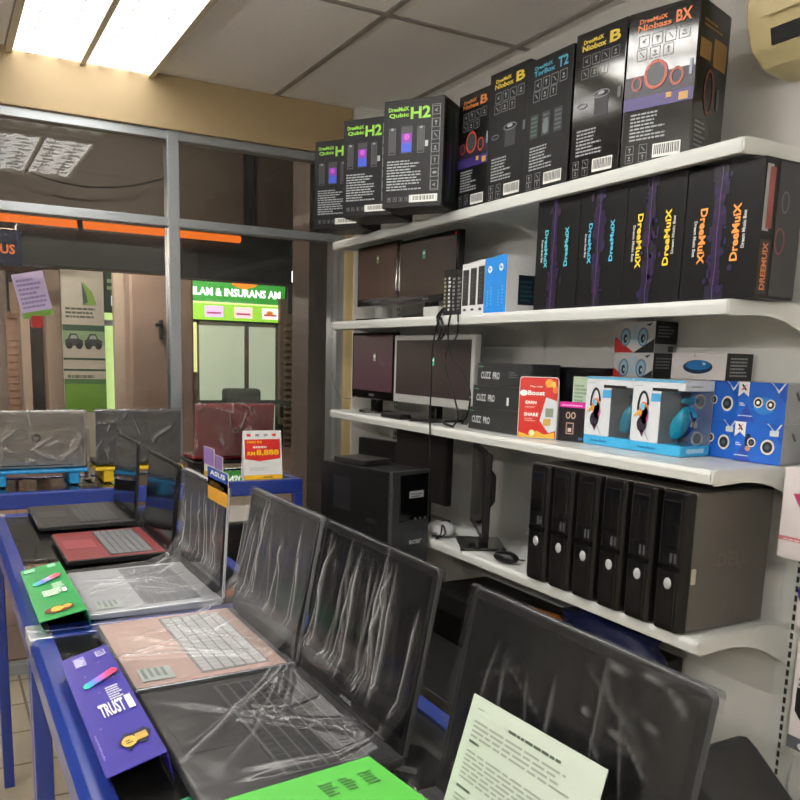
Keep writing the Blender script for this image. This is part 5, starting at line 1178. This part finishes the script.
def art_g(a, w, l):
    a.rect(w * .08, l * .90, w * .34, l * .97, '#7fc8a0', 1); a.rect(w * .66, l * .91, w * .86, l * .98, '#8ed0a8', 1)
    for k in range(7):
        f = k / 6; a.ell(w * (.25 + .5 * f), l * (.63 + .06 * f), w * .1, l * .035, ['#3fb0a0', '#4a98d0', '#6a88d8', '#9a9ae0', '#c0a8d8', '#d87898', '#d85a6a'][k], 2 + k, 12)
    a.fine(w * .55, l * .47, w * .85, l * .58, 5, '#c8e8cc', 5, 2, .6); a.fine(w * .28, l * .36, w * .75, l * .47, 4, '#d8f0d8', 6, 3, .75); a.rect(w * .72, l * .37, w * .82, l * .44, '#eef8ee', 4)
    a.ell(w * .48, l * .12, w * .32, l * .05, '#6a2a1c', 2, 16); a.ell(w * .44, l * .12, w * .14, l * .04, '#d8b040', 3, 12); a.ell(w * .66, l * .13, w * .1, l * .03, '#c89838', 3, 10)
tent('green folded promotional card lying along the farther counter edge', .151, .240, 1.655, 2.075, .040, mat('#1f8a45', .35, noise_amt=.12, scale=6), mat('#1f9a78', .4), art_g)
gt = MB().box(-.045, -.03, 0, .045, .03, .0015).build('price_tag', mat('#157a5a', .45), loc=(.215, .905, ZC + .001), rz=.25); tag(gt, 'teal green tag with a white numeral at the bottom edge', 'tag')
a = Art(); a.text('2', .0, -.012, .022, .022, '#e4efe8', 1); a.build('lettering', gt, TOP, h=.0015)

# ------------------------------------------------------------------ closed-side row on the back counter: laptops seen from behind
def back_laptop(label, xc, y, w, zb, deck, shell, seed, logo, hl=.228, tilt=.12):
    # open towards the glass; the lid back faces the room
    return laptop(label, (xc, y, zb), PI, w, .20, hl, tilt, deck=deck, shell=shell, keys=KB, screen=SCR, wrap=None, seed=seed, stickers=False, logo=logo, group='wrapped laptops on the back counter')
def hp(a, w, h): a.ell(0, h * .5, .017, .017, '#54575a', 1, 20); a.text('hp', -.011, h * .5 - .011, .011, h * .5 + .012, '#a9a59c', 2)
def hp_red(a, w, h): a.ell(0, h * .5, .014, .014, '#b58a88', 1, 20); a.text('hp', -.009, h * .5 - .009, .009, h * .5 + .010, '#5a1418', 2)
def back_film(t, w, hl, tilt, seed):
    R = random.Random(seed); folds = []
    for i in range(26):
        fx, fs_, fa_ = w * R.uniform(-.5, .5), R.uniform(0, hl), R.uniform(0, 6.28); fl_ = R.uniform(.02, .12)
        folds.append((fx, fs_, fx + fl_ * math.cos(fa_), fs_ + fl_ * math.sin(fa_), R.uniform(.0012, .004), R.uniform(.004, .012)))
    Rx = Matrix.Translation((0, .004, .018)) @ Matrix.Rotation(-tilt, 4, 'X')
    prof = [(.0095, .0), (.0085, hl + .0005), (0, hl + .004), (-.006, hl + .001), (-.0075, hl * .94)]
    b = film_sheet(w + .006, prof, seed, folds, .004); b.v = [tuple(Rx @ Vector(p)) for p in b.v]
    film_obj(b, M_FILMB, t)['label'] = 'clear crinkled plastic wrap'
ZB = 1.038
for (lab, xc, w, dk, shl, sd, lg, zb, hl) in (
    ('silver wrapped laptop with its lid back to the room on the light blue stand', .345, .385, SLV, mat('#b5b0a6', .45, metal=.1, noise_amt=.04), 21, hp, ZB, .226),
    ('dark wrapped laptop with its lid back to the room on the yellow stand', .757, .36, BLK, mat('#3a3c42', .4, metal=.0), 22, None, ZB, .226),
    ('red wrapped laptop with its lid back to the room behind the price card', 1.185, .37, BLK, mat('#a01420', .35, noise_amt=.08), 23, hp_red, 1.048, .24)):
    t = back_laptop(lab, xc, 3.60, w, zb, dk, shl, sd, lg, hl=hl); back_film(t, w, hl, .12, sd)
def stand(label, xc, w, hgt, m):
    t = thing('laptop_stand', label, 'stand', (xc, 3.66, ZC + .0005), 0, 'laptop stands on the back counter')
    MB().box(-w / 2, -.10, hgt - .014, w / 2, .13, hgt).build('stand_top', m, t, bevel=.004)
    for s in (-1, 1): MB().box(s * w * .36 - .02, -.095, 0, s * w * .36 + .02, .125, hgt - .0142).build('leg', m, t, bevel=.003)
    return t
stand('light blue plastic stand under the silver wrapped laptop', .345, .39, ZB - ZC - .001, mat('#1c7fb8', .4))
stand('yellow plastic stand under the dark wrapped laptop', .757, .37, ZB - ZC - .001, mat('#c9a818', .4))
stand('black stand under the red wrapped laptop', 1.185, .40, 1.048 - ZC - .001, M_BLACK)
tag(MB().box(-.006, -.05, 0, .006, .05, .222).box(-.012, -.05, 0, .012, .05, .004).build('beige_card', mat('#8f8578', .5), loc=(.557, 3.70, ZC + .0005)), 'beige upright card between the silver and the dark wrapped laptops', 'card')
# price card
pt = thing('price_card', 'white and red tent price card with yellow figures on the back counter', 'price card', (1.268, 3.43, ZC + .0008), -.05)
pwid, ph2 = .178, .218
lean = .12
Rl = Matrix.Rotation(-lean, 4, 'X')
MB().box(-pwid / 2, -.0008, 0, pwid / 2, .0008, ph2, 0, Rl).build('card_front', mat('#d8d8d6', .45, noise_amt=.02), pt)
Rb = Matrix.Translation((0, 2 * math.sin(lean) * ph2, 0)) @ Matrix.Rotation(lean, 4, 'X')
MB().box(-pwid / 2, -.0008, 0, pwid / 2, .0008, ph2 * .99, 0, Rb).build('card_back', mat('#d8d8d6', .45, noise_amt=.02), pt)
a = Art(); RD = '#c8241f'; YL = '#f0b41e'
a.rect(-pwid * .46, ph2 * .34, pwid * .46, ph2 * .82, RD, 1); a.poly([(-pwid * .46, ph2 * .34), (pwid * .46, ph2 * .34), (pwid * .46, ph2 * .42), (-pwid * .1, ph2 * .37), (-pwid * .46, ph2 * .42)], '#d8d8d6', 2)
for k, c in enumerate(('#c8241f', '#8f9094', '#9a9ca0', '#c8241f')): a.rect(pwid * (-.40 + k * .22), ph2 * .88, pwid * (-.30 + k * .22), ph2 * .93, c, 1)
a.text('HARI INI', -pwid * .40, ph2 * .74, -pwid * .02, ph2 * .79, YL, 3); a.fine(-pwid * .25, ph2 * .64, pwid * .3, ph2 * .69, 1, '#f2d8d0', 3, 3, .8)
a.text('RM', -pwid * .40, ph2 * .49, -pwid * .20, ph2 * .57, YL, 3); a.text('8,888', -pwid * .17, ph2 * .47, pwid * .42, ph2 * .61, YL, 3)
a.fine(-pwid * .35, ph2 * .18, pwid * .35, ph2 * .26, 3, '#b9bbbd', 7, 1); a.rect(-pwid * .5, 0, pwid * .5, ph2 * .09, '#e0b41e', 1); a.fine(pwid * .0, ph2 * .03, pwid * .38, ph2 * .07, 1, '#5a4a14', 4, 2)
a.build('face_print', pt, FRONT, M=Rl @ Matrix(((1, 0, 0, 0), (0, 0, -1, -.0012), (0, 1, 0, 0), (0, 0, 0, 1))))
# flyers tucked behind the silver laptop lid
def flyer(label, p1, p2, z0, z1, m, art):
    (x, y), ang, w = front_pose(p1, p2, .002); h = z1 - z0
    o = MB().box(-w / 2, -.001, 0, w / 2, .001, h).build('flyer', m, loc=(x, y, z0), rz=ang); tag(o, label, 'flyer', 'flyers behind the silver laptop')
    a = Art(); art(a, w, h); a.build('face_print', o, FRONT, w, .002, h)
FY = mat('#c8c4b8', .45)
def fa(a, w, h): a.rect(-w / 2, 0, w / 2, h * .8, '#c89a2c', 1); a.fine(-w * .4, h * .1, w * .4, h * .7, 5, '#4a4a8a', 3, 2); a.rect(-w / 2, h * .86, w / 2, h, '#8a6aa8', 1)
def fb(a, w, h): a.rect(-w / 2, h * .80, w / 2, h, '#2a4a9a', 1); a.rect(-w / 2, h * .42, w / 2, h * .84, '#2a4a9a', 1); a.text('ASUS', -w * .36, h * .78, w * .40, h * .93, '#e8eaf0', 2); a.rect(-w / 2, h * .0, w / 2, h * .68, '#c8902c', 1); a.fine(-w * .4, h * .45, w * .4, h * .62, 3, '#6a4a1a', 3, 2)
XFY = .598
def fz(px, py): return onX(px, py, XFY)
flyer('yellow narrow flyer sticking up highest behind the silver laptop lid', (XFY, fz(204, 450).y), (XFY, fz(214, 452).y), ZC + .002, fz(210, 448).z, FY, fa)
flyer('yellow narrow flyer leaning between the other two behind the silver laptop lid', (XFY + .006, fz(211, 460).y), (XFY + .006, fz(220, 462).y), ZC + .002, fz(219, 457).z, FY, fa)
tl = [o for o in S.objects if o.get('label', '').startswith('silver laptop wrapped')][0]
def on_lid(p): return (1.868 - p.y, p.z - (ZC + .0015))
(ua, va), (ub, vb) = on_lid(onX(215, 493, .530)), on_lid(onX(235, 474, .530))
cdm = MB().box(ua, -.012, va - .01, ub, -.0105, vb).build('promo_tag', FY, tl); cdm['label'] = 'blue and yellow promotional tag on the lid edge'
a = Art(); fb(a, ub - ua, vb - va + .01); a.build('face_print', cdm, FRONT, M=Matrix(((1, 0, 0, (ua + ub) / 2), (0, 0, -1, -.0125), (0, 1, 0, va - .01), (0, 0, 0, 1))))
wr_ = MB().box(-.018, -.02, 0, .018, .02, .06).build('white_tag', mat('#c9cac8', .5), loc=(.60, 2.47, ZC + .001)); tag(wr_, 'small white tag standing between the dark grey and the red laptops', 'tag')
a = Art(); a.fine(-.012, .01, .012, .05, 4, '#7b7d7f', 3); a.build('face_print', wr_, FRONT, .036, .04, .06)

# ------------------------------------------------------------------ camera, world, view
cam = bpy.data.cameras.new('camera'); co = bpy.data.objects.new('camera', cam); COL.objects.link(co)
r0, r1, r2 = (Vector(MR[i]) for i in range(3))
mw = Matrix.Identity(4)
for i in range(3): mw[i][0] = r0[i]; mw[i][1] = -r1[i]; mw[i][2] = -r2[i]; mw[i][3] = EYE[i]
co.matrix_world = mw
cam.sensor_width = 36; cam.lens = F_PX / 800 * 36; cam.shift_x = (400 - CX) / 800; cam.shift_y = (CY - 400) / 800
cam.clip_start = .05; cam.clip_end = 100
S.camera = co
wd = bpy.data.worlds.new('night'); S.world = wd; wd.use_nodes = True
wd.node_tree.nodes['Background'].inputs['Color'].default_value = (.5, .48, .45, 1); wd.node_tree.nodes['Background'].inputs['Strength'].default_value = .02
S.view_settings.view_transform = 'Standard'; S.view_settings.look = 'None'; S.view_settings.gamma = 1; S.view_settings.exposure = .92
S.cycles.max_bounces = 10; S.cycles.transparent_max_bounces = 24; S.cycles.diffuse_bounces = 4; S.cycles.caustics_reflective = False; S.cycles.caustics_refractive = False
S.cycles.sample_clamp_indirect = 4; S.cycles.sample_clamp_direct = 12; S.cycles.denoising_input_passes = 'RGB_ALBEDO'
